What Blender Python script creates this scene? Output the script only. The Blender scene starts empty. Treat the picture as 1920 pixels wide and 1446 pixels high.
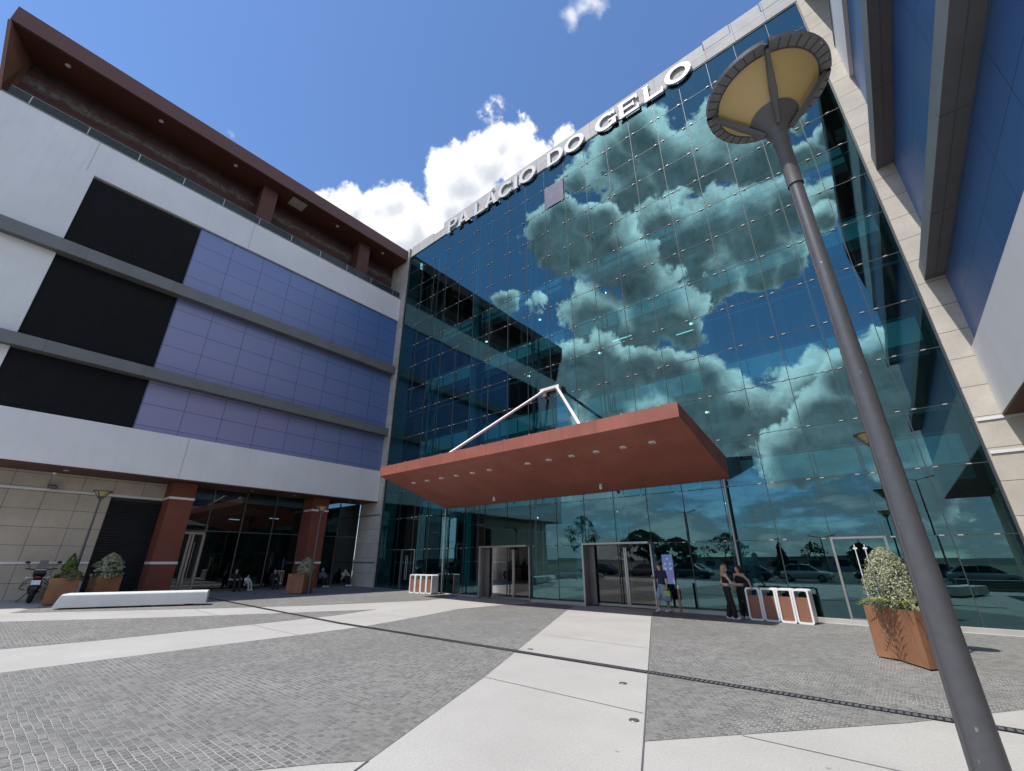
import bpy, bmesh, math, random
from mathutils import Vector, Matrix, noise
random.seed(7)
rad = math.radians
S = bpy.context.scene
COL = S.collection

# ------------------------------------------------------------------ camera
cam_d = bpy.data.cameras.new("camera"); cam = bpy.data.objects.new("camera", cam_d); COL.objects.link(cam)
PITCH = math.atan(330 / 808.0); YAW = rad(39.8)
cam_d.sensor_width = 36.0; cam_d.lens = 808.0 / 1920 * 36.0
cam_d.clip_start = 0.05; cam_d.clip_end = 4000
cam.location = (0, 0, 1.68)
cam.rotation_euler = (math.pi / 2 + PITCH, 0, YAW)
S.camera = cam

# ------------------------------------------------------------------ sun, sky, exposure
SUN = Vector((-0.143, -0.47, 1.0)).normalized()      # towards the sun
sun_d = bpy.data.lights.new("sun", 'SUN'); sun_d.energy = 4.4; sun_d.angle = rad(0.53); sun_d.color = (1.0, 0.965, 0.91)
sun = bpy.data.objects.new("sun", sun_d); COL.objects.link(sun)
sun.rotation_euler = SUN.to_track_quat('Z', 'Y').to_euler()
S.view_settings.view_transform = 'Standard'; S.view_settings.look = 'None'
S.view_settings.exposure = 0.2; S.view_settings.gamma = 1.0
S.render.engine = 'CYCLES'
S.cycles.use_denoising = True
S.cycles.max_bounces = 7; S.cycles.diffuse_bounces = 3; S.cycles.glossy_bounces = 4; S.cycles.transparent_max_bounces = 24
S.cycles.caustics_reflective = False; S.cycles.caustics_refractive = False
S.cycles.sample_clamp_indirect = 6.0

W = bpy.data.worlds.new("World"); S.world = W; W.use_nodes = True
CLOUD_FRONT = [  # pixel centre u, v, radius px : cumulus standing behind the glass front
 (905,300,62),(865,350,62),(965,285,48),(922,262,34),(845,405,55),(985,345,62),(1055,272,30),(890,390,66),(1020,310,40),
 (612,366,28),(660,388,40),(715,402,40),(760,432,52),(690,440,60),(800,452,56),(640,415,40),(735,470,40),]
CLOUD_MIRROR = [  # the sky behind the camera as the glass shows it, in layers from far to near
 [(1100,330,50),(1150,290,60),(1205,262,50),(1260,290,80),(1330,295,80),(1180,360,70),(1400,290,65),(1500,300,50),(1560,380,50),(1500,220,36),(1560,250,30),(1440,350,60)],
 [(1255,400,62),(1300,430,90),(1390,440,85),(1470,400,65),(1410,500,60),(1480,500,45),(1310,520,70),(1560,420,40)],
 [(1015,435,50),(1060,415,46),(1110,425,42),(1065,470,50),(1145,480,62),(1200,500,60),(1230,550,75),(1120,590,58),(1180,620,55),(1000,570,28),(945,560,34),(1290,590,50)],
 [(1075,690,55),(1130,680,55),(1190,690,56),(1250,700,50),(1290,740,66),(1370,770,75),(1450,790,75),(1530,745,66),(1240,790,60),(1140,745,60)],
 [(1600,710,66),(1660,690,66),(1560,800,85),(1650,810,85),(1700,740,60),(1720,900,60),(1480,850,60)]]

def cam_ray(u, v):
    R = cam.rotation_euler.to_matrix()
    return (R @ Vector(((u - 960) / 808.0, (723 - v) / 808.0, -1))).normalized()

def build_world():
    nt = W.node_tree; N = nt.nodes; L = nt.links; N.clear()
    def new(t, **k):
        n = N.new(t)
        for a, b in k.items(): setattr(n, a, b)
        return n
    def M(op, a, b=None, c=None, clamp=False):
        n = new('ShaderNodeMath', operation=op, use_clamp=clamp)
        for i, x in enumerate((a, b, c)):
            if x is None: continue
            if isinstance(x, (int, float)): n.inputs[i].default_value = x
            else: L.new(x, n.inputs[i])
        return n.outputs[0]
    out = new('ShaderNodeOutputWorld'); bg = new('ShaderNodeBackground'); bg.inputs['Strength'].default_value = 1.0
    sky = new('ShaderNodeTexSky', sky_type='NISHITA'); sky.sun_disc = False
    sky.sun_elevation = math.asin(SUN.z); sky.sun_rotation = math.atan2(SUN.x, SUN.y)
    sky.altitude = 400; sky.air_density = 1.0; sky.dust_density = 0.25; sky.ozone_density = 1.6
    sc = new('ShaderNodeVectorMath', operation='MULTIPLY'); L.new(sky.outputs[0], sc.inputs[0]); sc.inputs[1].default_value = (SKY*.86, SKY*1.02, SKY*1.22)
    tc = new('ShaderNodeTexCoord'); d = tc.outputs['Generated']
    # billowy warp
    n1 = new('ShaderNodeTexNoise'); n1.inputs['Scale'].default_value = 6; n1.inputs['Detail'].default_value = 5; L.new(d, n1.inputs['Vector'])
    w1 = new('ShaderNodeVectorMath', operation='SUBTRACT'); L.new(n1.outputs['Color'], w1.inputs[0]); w1.inputs[1].default_value = (.5, .5, .5)
    w2 = new('ShaderNodeVectorMath', operation='MULTIPLY_ADD'); L.new(w1.outputs[0], w2.inputs[0]); w2.inputs[1].default_value = (.15, .15, .15); L.new(d, w2.inputs[2])
    dw = w2.outputs[0]
    def field(lst, mirror, shift):
        cur = None
        for (u, v, r, *am) in lst:
            c = cam_ray(u, v); e = cam_ray(u + r * .7, v - r * .7); rr = (c - e).length
            if mirror: c = Vector((c.x, -c.y, c.z))
            if shift: c = (c - (SUN - c * SUN.dot(c)).normalized() * rr * shift).normalized()
            dist = new('ShaderNodeVectorMath', operation='DISTANCE'); L.new(dw, dist.inputs[0]); dist.inputs[1].default_value = c
            am = am[0] if am else 1.0; f = M('MULTIPLY_ADD', dist.outputs['Value'], -1.0 / rr, am)
            cur = f if cur is None else M('SMOOTH_MAX', cur, f, 0.18)
        return M('MAXIMUM', cur, -1.2)
    sep = new('ShaderNodeSeparateXYZ'); L.new(d, sep.inputs[0])
    # low streaky cloud towards the horizon on the car park side
    mp = new('ShaderNodeMapping'); mp.inputs['Scale'].default_value = (3, 3, 9); L.new(d, mp.inputs['Vector'])
    n4 = new('ShaderNodeTexNoise'); n4.inputs['Scale'].default_value = 2.0; n4.inputs['Detail'].default_value = 7; n4.inputs['Roughness'].default_value = .64; L.new(mp.outputs[0], n4.inputs['Vector'])
    low = M('SUBTRACT', n4.outputs['Fac'], 0.33); low = M('MULTIPLY', low, 5.5)
    lowmask = new('ShaderNodeMapRange'); L.new(sep.outputs['Z'], lowmask.inputs['Value'])
    lowmask.inputs['From Min'].default_value = .40; lowmask.inputs['From Max'].default_value = .22
    back = M('LESS_THAN', sep.outputs['Y'], 0.0)
    low = M('MULTIPLY', M('MULTIPLY', low, lowmask.outputs[0]), back)
    # cauliflower detail: fractal cells plus turbulence, sampled again a little towards the sun for self shading
    def detail(vec):
        vo = new('ShaderNodeTexVoronoi', feature='F1'); vo.inputs['Scale'].default_value = 7.5; vo.inputs['Detail'].default_value = 4.0; vo.inputs['Roughness'].default_value = .62; vo.inputs['Lacunarity'].default_value = 2.3; vo.normalize = True; L.new(vec, vo.inputs['Vector'])
        nn = new('ShaderNodeTexNoise'); nn.inputs['Scale'].default_value = 10; nn.inputs['Detail'].default_value = 10; nn.inputs['Roughness'].default_value = .62; L.new(vec, nn.inputs['Vector'])
        return M('ADD', M('MULTIPLY', M('SUBTRACT', .40, vo.outputs['Distance']), 1.9), M('MULTIPLY', M('SUBTRACT', nn.outputs['Fac'], .5), 1.7))
    n5 = new('ShaderNodeTexNoise'); n5.inputs['Scale'].default_value = 16; n5.inputs['Detail'].default_value = 6; L.new(d, n5.inputs['Vector'])
    w5 = new('ShaderNodeVectorMath', operation='SUBTRACT'); L.new(n5.outputs['Color'], w5.inputs[0]); w5.inputs[1].default_value = (.5, .5, .5)
    w6 = new('ShaderNodeVectorMath', operation='MULTIPLY_ADD'); L.new(w5.outputs[0], w6.inputs[0]); w6.inputs[1].default_value = (.06, .06, .06); L.new(d, w6.inputs[2])
    det = detail(w6.outputs[0])
    def mix(f, a, b):
        n = new('ShaderNodeMix', data_type='RGBA'); 
        if isinstance(f, (int, float)): n.inputs[0].default_value = f
        else: L.new(f, n.inputs[0])
        for s, x in ((n.inputs[6], a), (n.inputs[7], b)):
            if isinstance(x, tuple): s.default_value = x + (1,)
            else: L.new(x, s)
        return n.outputs[2]
    def smooth(x, a, b, top=1.0):
        n = new('ShaderNodeMapRange', interpolation_type='SMOOTHSTEP'); L.new(x, n.inputs['Value']); n.inputs['From Min'].default_value = a; n.inputs['From Max'].default_value = b; n.inputs['To Max'].default_value = top
        return n.outputs[0]
    off = new('ShaderNodeVectorMath', operation='ADD'); L.new(w6.outputs[0], off.inputs[0]); off.inputs[1].default_value = SUN * .022
    rel = M('SUBTRACT', det, detail(off.outputs[0]))
    o2 = new('ShaderNodeVectorMath', operation='ADD'); L.new(w6.outputs[0], o2.inputs[0]); o2.inputs[1].default_value = (3.1, 1.7, 2.3)
    det2 = detail(o2.outputs[0])
    nl = new('ShaderNodeTexNoise'); nl.inputs['Scale'].default_value = 5; nl.inputs['Detail'].default_value = 4; L.new(dw, nl.inputs['Vector']); nlo = M('SUBTRACT', nl.outputs['Fac'], .5)
    gain = M('MINIMUM', M('MAXIMUM', M('MULTIPLY_ADD', rel, 1.05, 1.0), .45), 2.1)
    gainf = M('MINIMUM', M('MAXIMUM', M('MULTIPLY_ADD', rel, .35, 1.0), .7), 1.3)
    def shaded(col, g):
        gs = new('ShaderNodeVectorMath', operation='SCALE'); L.new(col, gs.inputs[0]); L.new(g, gs.inputs['Scale']); return gs.outputs[0]
    cur = sc.outputs[0]
    # low streaky bank
    lowcol = mix(smooth(n4.outputs['Fac'], .40, .64), (.09, .14, .21), (.80, .85, .92))
    cur = mix(smooth(low, 0, 1.2, .95), cur, lowcol)
    for k, lst in enumerate(CLOUD_MIRROR):
        dt = det if k % 2 == 0 else det2
        den = M('ADD', field(lst, True, 0), dt)
        dark = M('ADD', M('ADD', field(lst, True, .42), M('MULTIPLY', dt, .55)), M('MULTIPLY', nlo, 1.1))
        col = mix(smooth(dark, -.30, .55), (2.5, 2.55, 2.6), (.46, .50, .56))
        cur = mix(smooth(den, -.02, .19), cur, shaded(col, gain))
    den = M('ADD', field(CLOUD_FRONT, False, 0), det)
    dark = M('ADD', field(CLOUD_FRONT, False, .5), M('MULTIPLY', det, .6))
    col = mix(smooth(dark, .1, 1.0), (1.12, 1.13, 1.15), (.60, .63, .69))
    cur = mix(smooth(den, -.02, .34), cur, shaded(col, gainf))
    den = M('ADD', field([(1102,24,40),(1085,40,34),(1066,52,30),(432,258,16)], False, 0), M('MULTIPLY', det2, .9))
    cur = mix(smooth(den, .30, 1.15, .7), cur, (1.0, 1.02, 1.06))
    # unseen bright sky added over the right wing to lift the left wing's shade
    fillx = smooth(sep.outputs['X'], .46, .62)
    cur = mix(M('MULTIPLY', fillx, M('MULTIPLY_ADD', det, .5, .85, True)), cur, (.74, .83, .98))
    fin = cur
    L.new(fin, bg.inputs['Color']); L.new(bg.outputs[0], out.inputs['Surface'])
SKY = 0.15
build_world()

# ------------------------------------------------------------------ materials
MATS = {}
class NB:
    def __init__(s, name):
        s.m = bpy.data.materials.new(name); s.m.use_nodes = True; s.nt = s.m.node_tree; s.N = s.nt.nodes; s.L = s.nt.links
        s.b = s.N['Principled BSDF']; s.out = s.N['Material Output']; MATS[name] = s.m
    def n(s, t, ins=None, **k):
        x = s.N.new(t)
        for a, b in k.items(): setattr(x, a, b)
        for a, b in (ins or {}).items(): s.put(x.inputs[a], b)
        return x
    def put(s, sock, v):
        if hasattr(v, 'is_output'): s.L.new(v, sock)
        else: sock.default_value = (v + (1,)) if isinstance(v, tuple) and len(v) == 3 and sock.type == 'RGBA' else v
    def math(s, op, a, b=0.0, clamp=False):
        x = s.n('ShaderNodeMath', {0: a, 1: b}, operation=op, use_clamp=clamp); return x.outputs[0]
    def mix(s, f, a, b, bt='MIX'):
        x = s.n('ShaderNodeMix', data_type='RGBA', blend_type=bt); s.put(x.inputs[0], f); s.put(x.inputs[6], a); s.put(x.inputs[7], b); return x.outputs[2]
    def pos(s, obj=False):
        return s.n('ShaderNodeTexCoord').outputs['Object'] if obj else s.n('ShaderNodeNewGeometry').outputs['Position']
    def noise(s, vec, scale, detail=4, rough=.55):
        return s.n('ShaderNodeTexNoise', {'Vector': vec, 'Scale': scale, 'Detail': detail, 'Roughness': rough}).outputs['Fac']
    def ramp(s, f, a, b): 
        return s.n('ShaderNodeMapRange', {'Value': f, 'From Min': a, 'From Max': b}).outputs[0]
    def stretch(s, vec, sc):
        return s.n('ShaderNodeMapping', {'Vector': vec, 'Scale': sc}).outputs[0]
    def bump(s, h, strength=.3, dist=.01):
        x = s.n('ShaderNodeBump', {'Height': h, 'Strength': strength, 'Distance': dist}); s.put(s.b.inputs['Normal'], x.outputs[0])

def plain(name, col, rough=.6, var=.15, scale=3.0, metal=0.0, bump=0.0, obj=False, streak=0.0, spec=.5, fine=0.0):
    k = NB(name); p = k.pos(obj)
    f = k.noise(p, scale, 5)
    c = k.mix(k.ramp(f, .3, .7), tuple(x * (1 - var) for x in col), tuple(min(1, x * (1 + var)) for x in col))
    if streak:
        g = k.noise(k.stretch(p, (5, 5, .25)), 1.5, 4)
        c = k.mix(k.math('MULTIPLY', k.ramp(g, .52, .75), streak), c, tuple(x * .55 for x in col))
    if fine:
        g = k.noise(p, 120, 2); c = k.mix(k.math('MULTIPLY', k.ramp(g, .4, .62), fine), c, tuple(x * .5 for x in col))
    k.put(k.b.inputs['Base Color'], c); k.put(k.b.inputs['Roughness'], rough); k.put(k.b.inputs['Metallic'], metal)
    k.put(k.b.inputs['Specular IOR Level'], spec)
    if bump: k.bump(k.noise(p, scale * 12, 3), bump, .01)
    return k.m

def make_materials():
    plain('white_paint', (.80, .80, .79), .55, .05, .5, streak=.12)
    plain('panel_mauve', (.17, .16, .21), .3, .12, 1.5)
    plain('seam_dark', (.10, .10, .11), .8)
    plain('ledge_grey', (.135, .135, .13), .5, .10, 1.2)
    plain('ledge_face', (.17, .175, .175), .45, .10, 1.2)
    plain('louvre_black', (.026, .029, .034), .45, .2)
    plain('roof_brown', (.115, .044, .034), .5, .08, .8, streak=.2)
    plain('fin_brown_lit', (.20, .085, .050), .55, .15, .8); plain('soffit_brown', (.09, .031, .019), .55, .15, .8)  # end fin: brighter brown, its lit look put into the colour
    plain('pillar_red', (.30, .082, .048), .55, .12, 1.1, streak=.15)
    plain('canopy_red', (.31, .100, .070), .55, .16, .9, streak=.6, bump=.05)
    plain('steel_white', (.75, .73, .73), .4, .05)
    plain('steel_brushed', (.42, .41, .40), .35, .1, 2, metal=.85)
    plain('steel_dark', (.16, .15, .145), .4, .15, 2, metal=.5)
    plain('joint_dark', (.045, .055, .06), .5)
    plain('clamp_steel', (.46, .42, .37), .4, .1, 2, metal=.3)
    k = NB('lamp_grey'); p = k.pos(True); v = k.n('ShaderNodeTexVoronoi', {'Vector': k.stretch(p, (1, 1, .6)), 'Scale': 34}); g = k.noise(p, 5, 3)
    sp = k.math('MULTIPLY', k.ramp(v.outputs['Distance'], .16, .10), k.ramp(g, .52, .60)); q = k.noise(p, 30, 4)
    c = k.mix(q, (.075, .075, .082), (.115, .115, .122)); c = k.mix(k.math('MULTIPLY', sp, .7), c, (.5, .5, .5))
    k.put(k.b.inputs['Base Color'], c); k.put(k.b.inputs['Roughness'], .42); k.put(k.b.inputs['Metallic'], .25); k.bump(k.noise(p, 90, 3), .12, .004)
    plain('lamp_dark', (.085, .082, .080), .55, .15, 5, obj=True)
    plain('rubber', (.02, .02, .02), .8)
    plain('plastic_black', (.015, .015, .017), .4)
    plain('bin_white', (.80, .80, .80), .4, .04)
    plain('bin_brown', (.26, .115, .070), .6, .12, 2, obj=True)
    plain('bench_white', (.74, .74, .72), .5, .05, 2, obj=True, streak=.1)
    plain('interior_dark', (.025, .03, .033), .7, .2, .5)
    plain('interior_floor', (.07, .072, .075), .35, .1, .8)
    plain('slab_grey', (.16, .17, .17), .6, .1, .6)
    plain('balustrade_pale', (.82, .86, .85), .4, .05, .5)
    plain('mast_steel', (.20, .22, .23), .4, .08)
    plain('soil', (.05, .035, .025), .95, .3, 20)
    plain('sign_white', (.60, .60, .60), .45, .03)
    plain('plate_white', (.75, .75, .75), .5)
    plain('skin', (.56, .33, .24), .5, .06, 8, obj=True)
    plain('skin_pale', (.66, .43, .34), .5, .06, 8, obj=True)
    plain('hair_dark', (.018, .013, .010), .5, .3, 30, obj=True)
    plain('hair_blond', (.42, .28, .13), .45, .3, 30, obj=True)
    plain('cloth_navy', (.022, .026, .050), .8, .2, 10, obj=True)
    plain('cloth_black', (.010, .010, .011), .8, .3, 10, obj=True)
    plain('cloth_denim', (.27, .33, .43), .85, .15, 14, obj=True)
    plain('cloth_white', (.75, .75, .76), .8, .05, 10, obj=True)
    plain('cloth_blue', (.20, .22, .36), .85, .15, 10, obj=True)
    plain('cloth_beige', (.50, .44, .38), .85, .15, 10, obj=True)
    plain('bag_lime', (.33, .50, .08), .6, .2, 10, obj=True)
    plain('bag_blue', (.12, .20, .27), .7, .2, 10, obj=True)
    plain('eye_white', (.8, .8, .8), .3)
    plain('lip', (.38, .14, .12), .5)
    plain('tail_red', (.35, .015, .015), .3)
    plain('asphalt', (.055, .056, .058), .85, .2, .6, fine=.3)
    plain('kerb_stone', (.42, .41, .39), .7, .1, 2)
    plain('field', (.10, .11, .06), .95, .3, .02)
    plain('hill_green', (.035, .05, .04), .95, .3, .01)
    plain('bark', (.10, .075, .055), .9, .3, 5)
    plain('render_grey', (.30, .30, .29), .8, .1, .4)
    for nm, c in (('car_silver', (.45, .46, .47)), ('car_dark', (.02, .022, .027)), ('car_white', (.75, .75, .74)), ('car_blue', (.03, .06, .14)), ('car_grey', (.12, .125, .13))):
        k = NB(nm); k.put(k.b.inputs['Base Color'], c); k.put(k.b.inputs['Roughness'], .3); k.put(k.b.inputs['Coat Weight'], .8); k.put(k.b.inputs['Metallic'], .3)
    k = NB('dark_glass'); k.put(k.b.inputs['Base Color'], (.012, .016, .018)); k.put(k.b.inputs['Roughness'], .04); k.put(k.b.inputs['Specular IOR Level'], .8)
    k = NB('balustrade_glass'); k.put(k.b.inputs['Base Color'], (.05, .075, .085)); k.put(k.b.inputs['Roughness'], .06)
    tr = k.n('ShaderNodeBsdfTransparent', {'Color': (.55, .62, .63)}); mx = k.n('ShaderNodeMixShader', {0: .45, 1: tr.outputs[0], 2: k.b.outputs[0]}); k.L.new(mx.outputs[0], k.out.inputs[0])
    # curtain wall glass: teal body tint, strong mirror coating
    k = NB('curtain_glass'); k.N.remove(k.b)
    fr = k.n('ShaderNodeFresnel', {'IOR': 1.55}).outputs[0]
    fac = k.math('ADD', k.math('MULTIPLY', fr, .8), .21, True)
    p = k.pos(); dirt = k.noise(k.stretch(p, (6, 6, .35)), 1.2, 4)
    gl = k.n('ShaderNodeBsdfGlossy', {'Color': (.34, .65, .69), 'Roughness': 0.0})
    tr = k.n('ShaderNodeBsdfTransparent', {'Color': (.28, .80, .88)})
    mx = k.n('ShaderNodeMixShader', {0: fac, 1: tr.outputs[0], 2: gl.outputs[0]})
    df = k.n('ShaderNodeBsdfDiffuse', {'Color': (.35, .5, .52)})
    m2 = k.n('ShaderNodeMixShader', {0: k.math('MULTIPLY', k.ramp(dirt, .55, .8), .035), 1: mx.outputs[0], 2: df.outputs[0]})
    wob = k.noise(p, .55, 2); bp = k.n('ShaderNodeBump', {'Height': wob, 'Strength': .02, 'Distance': .03}); k.L.new(bp.outputs[0], gl.inputs['Normal'])
    k.L.new(m2.outputs[0], k.out.inputs[0])
    k = NB('clear_glass'); k.N.remove(k.b)
    fr = k.n('ShaderNodeFresnel', {'IOR': 1.5}).outputs[0]; fac = k.math('ADD', fr, .06, True)
    gl = k.n('ShaderNodeBsdfGlossy', {'Color': (.9, .92, .92), 'Roughness': 0.0}); tr = k.n('ShaderNodeBsdfTransparent', {'Color': (.42, .45, .45)})
    mx = k.n('ShaderNodeMixShader', {0: fac, 1: tr.outputs[0], 2: gl.outputs[0]}); k.L.new(mx.outputs[0], k.out.inputs[0])
    # shop glazing of the wing (dark, clear)
    k = NB('shop_glass'); k.N.remove(k.b)
    fr = k.n('ShaderNodeFresnel', {'IOR': 1.5}).outputs[0]; fac = k.math('ADD', fr, .05, True)
    gl = k.n('ShaderNodeBsdfGlossy', {'Color': (.75, .9, .92), 'Roughness': 0.0}); tr = k.n('ShaderNodeBsdfTransparent', {'Color': (.12, .2, .21)})
    mx = k.n('ShaderNodeMixShader', {0: fac, 1: tr.outputs[0], 2: gl.outputs[0]}); k.L.new(mx.outputs[0], k.out.inputs[0])
    # blue metal tiles, lavender sheen put into the colour by view angle, grid of seams
    k = NB('blue_panel'); p = k.pos()
    sx = k.n('ShaderNodeSeparateXYZ', {0: p}); v = k.n('ShaderNodeCombineXYZ', {0: k.math('SUBTRACT', sx.outputs[1], 3.61 - 17.1), 1: k.math('SUBTRACT', sx.outputs[2], 19.36 - 21.2)}).outputs[0]
    br = k.n('ShaderNodeTexBrick', {'Vector': v, 'Color1': (0, 0, 0), 'Color2': (1, 1, 1), 'Mortar': (.5, .5, .5), 'Scale': 1.0, 'Mortar Size': .011, 'Mortar Smooth': .1, 'Brick Width': 1.71, 'Row Height': 1.06}, offset=0.0)
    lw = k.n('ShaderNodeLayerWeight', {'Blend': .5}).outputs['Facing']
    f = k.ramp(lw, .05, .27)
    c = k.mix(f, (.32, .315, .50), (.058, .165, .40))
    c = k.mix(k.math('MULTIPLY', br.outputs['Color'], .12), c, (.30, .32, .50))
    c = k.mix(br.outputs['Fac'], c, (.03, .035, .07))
    k.put(k.b.inputs['Base Color'], c); k.put(k.b.inputs['Roughness'], .38); k.put(k.b.inputs['Metallic'], .15); k.put(k.b.inputs['Specular IOR Level'], .5)
    # stone tiles
    def stone(nm, col, wx, hz, oy, oz, axis, mort=.008):
        k = NB(nm); p = k.pos(); sx = k.n('ShaderNodeSeparateXYZ', {0: p})
        v = k.n('ShaderNodeCombineXYZ', {0: k.math('SUBTRACT', sx.outputs[axis], oy), 1: k.math('SUBTRACT', sx.outputs[2], oz)}).outputs[0]
        br = k.n('ShaderNodeTexBrick', {'Vector': v, 'Color1': (0, 0, 0), 'Color2': (1, 1, 1), 'Mortar': (.5, .5, .5), 'Scale': 1.0, 'Mortar Size': mort, 'Mortar Smooth': .1, 'Brick Width': wx, 'Row Height': hz}, offset=0.0)
        a = k.noise(p, 1.3, 6, .6); b = k.noise(p, 26, 5, .7)
        c = k.mix(k.ramp(a, .3, .7), tuple(x * .84 for x in col), tuple(x * 1.12 for x in col))
        c = k.mix(k.math('MULTIPLY', k.ramp(b, .45, .72), .38), c, tuple(x * .55 for x in col))
        c = k.mix(k.math('MULTIPLY', br.outputs['Color'], .30), c, tuple(x * .72 for x in col))
        c = k.mix(br.outputs['Fac'], c, (.06, .055, .05))
        k.put(k.b.inputs['Base Color'], c); k.put(k.b.inputs['Roughness'], .75); k.bump(b, .25, .006)
    stone('stone_wall', (.56, .485, .39), 1.11, .735, .6 - 11.1, 1.6 - 7.35 - .02, 1)
    stone('stone_pilaster', (.60, .545, .465), 5.0, .885, -30.3, .115, 0)
    stone('cornice_stone', (.46, .45, .44), 1.36, 3.0, -1.37 - 27.2, 20, 0)
    stone('clad_brown', (.115, .042, .033), 50, .75, -40, 15.1, 1, .010)
    stone('pillar_clad', (.215, .062, .037), 50, 1.05, -40, -.05, 1, .006)
    # stained wall of the roof terrace
    k = NB('stained_brown'); p = k.pos(); sx = k.n('ShaderNodeSeparateXYZ', {0: p})
    br = k.n('ShaderNodeTexBrick', {'Vector': k.n('ShaderNodeCombineXYZ', {0: sx.outputs[1], 1: sx.outputs[2]}).outputs[0], 'Color1': (0, 0, 0), 'Color2': (1, 1, 1), 'Mortar': (.5, .5, .5), 'Scale': 1, 'Mortar Size': .012, 'Brick Width': 2.4, 'Row Height': .62}, offset=0.0)
    wob = k.math('MULTIPLY', k.math('SUBTRACT', k.noise(k.stretch(p, (1, .9, 2)), 1.5, 7, .65), .5), 1.1)
    zz = k.math('ADD', sx.outputs[2], wob)
    s1 = k.math('MULTIPLY', k.ramp(k.math('ABSOLUTE', k.math('SUBTRACT', zz, 24.05)), .30, .02), k.ramp(k.noise(p, 4, 6, .7), .35, .6))
    s2 = k.math('MULTIPLY', k.ramp(k.math('ABSOLUTE', k.math('SUBTRACT', zz, 24.9)), .35, .05), k.ramp(k.noise(p, 2.5, 6, .7), .35, .6))
    c = k.mix(k.noise(p, 1.2, 5), (.060, .021, .018), (.10, .034, .028))
    c = k.mix(k.math('MULTIPLY', s2, .95), c, (.016, .014, .012))
    c = k.mix(k.math('MULTIPLY', s1, .95), c, (.19, .195, .165))
    c = k.mix(br.outputs['Fac'], c, (.02, .012, .01)); k.put(k.b.inputs['Base Color'], c); k.put(k.b.inputs['Roughness'], .7)
    # pale exposed-aggregate concrete of the plaza
    k = NB('pale_concrete'); p = k.pos()
    a = k.noise(p, .55, 6, .6); b = k.noise(p, 190, 2, .6); g = k.noise(p, 70, 2, .6); st = k.noise(p, 2.3, 5, .65)
    c = k.mix(k.ramp(a, .3, .7), (.375, .360, .335), (.455, .440, .415))
    c = k.mix(k.math('MULTIPLY', k.ramp(b, .52, .68), .55), c, (.20, .19, .175))
    c = k.mix(k.math('MULTIPLY', k.ramp(g, .58, .72), .35), c, (.74, .71, .66))
    c = k.mix(k.math('MULTIPLY', k.ramp(st, .60, .80), .30), c, (.33, .31, .28))
    gr = k.noise(p, 38, 5, .8); c = k.mix(k.math('MULTIPLY', k.ramp(gr, .50, .70), .42), c, (.25, .24, .22)); c = k.mix(k.math('MULTIPLY', k.ramp(gr, .48, .34), .35), c, (.62, .60, .56))
    sp = k.n('ShaderNodeTexVoronoi', {'Vector': p, 'Scale': 1.7}).outputs['Distance']
    c = k.mix(k.math('MULTIPLY', k.ramp(sp, .045, .030), .55), c, (.12, .11, .10))
    k.put(k.b.inputs['Base Color'], c); k.put(k.b.inputs['Roughness'], .8); k.bump(b, .25, .004)
    # granite setts
    k = NB('granite_setts'); p = k.pos()
    wv = k.n('ShaderNodeTexNoise', {'Vector': p, 'Scale': 3.2, 'Detail': 3}).outputs['Color']
    pv = k.n('ShaderNodeVectorMath', {0: wv, 1: (.08, .045, 0), 2: p}, operation='MULTIPLY_ADD').outputs[0]
    w2 = k.n('ShaderNodeTexNoise', {'Vector': p, 'Scale': 16, 'Detail': 2}).outputs['Color']
    pv = k.n('ShaderNodeVectorMath', {0: w2, 1: (.022, .018, 0), 2: pv}, operation='MULTIPLY_ADD').outputs[0]
    br = k.n('ShaderNodeTexBrick', {'Vector': pv, 'Color1': (0, 0, 0), 'Color2': (1, 1, 1), 'Mortar': (.5, .5, .5), 'Scale': 1.0, 'Mortar Size': .0062, 'Mortar Smooth': .5, 'Brick Width': .088, 'Row Height': .074}, offset=0.5)
    a = k.noise(p, .5, 6, .6); b = k.noise(p, 60, 4, .7); a2 = k.noise(p, 2.2, 4, .6)
    c = k.mix(br.outputs['Color'], (.118, .117, .113), (.262, .256, .244))
    c = k.mix(k.math('MULTIPLY', k.ramp(b, .42, .62), .55), c, (.075, .075, .073)); c = k.mix(k.math('MULTIPLY', k.ramp(k.noise(p, 28, 5, .75), .52, .68), .5), c, (.33, .325, .31))
    jc = k.mix(k.ramp(a, .40, .60), (.47, .45, .41), (.27, .26, .24))
    c = k.mix(k.math('MULTIPLY', br.outputs['Fac'], k.ramp(a2, .1, .55)), c, jc)
    c = k.mix(k.math('MULTIPLY', k.ramp(a, .48, .75), .30), c, (.25, .24, .215))
    k.put(k.b.inputs['Base Color'], c); k.put(k.b.inputs['Roughness'], .7)
    k.bump(k.math('ADD', k.math('MULTIPLY', br.outputs['Fac'], -1.0), k.math('MULTIPLY', b, .5)), .8, .012)
    # corten steel
    k = NB('corten'); p = k.pos(True)
    a = k.noise(p, 2.2, 6, .6); g = k.noise(k.stretch(p, (6, 6, .5)), 2, 5); b = k.noise(p, 60, 3)
    c = k.mix(k.ramp(a, .3, .7), (.26, .115, .056), (.39, .185, .088))
    c = k.mix(k.math('MULTIPLY', k.ramp(g, .5, .72), .6), c, (.21, .10, .06)); c = k.mix(k.math('MULTIPLY', b, .25), c, (.15, .06, .03))
    k.put(k.b.inputs['Base Color'], c); k.put(k.b.inputs['Roughness'], .75); k.bump(b, .15, .004)
    # opal lamp bowl
    k = NB('opal_yellow'); k.put(k.b.inputs['Base Color'], (.68, .53, .25)); k.put(k.b.inputs['Roughness'], .45)
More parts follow.
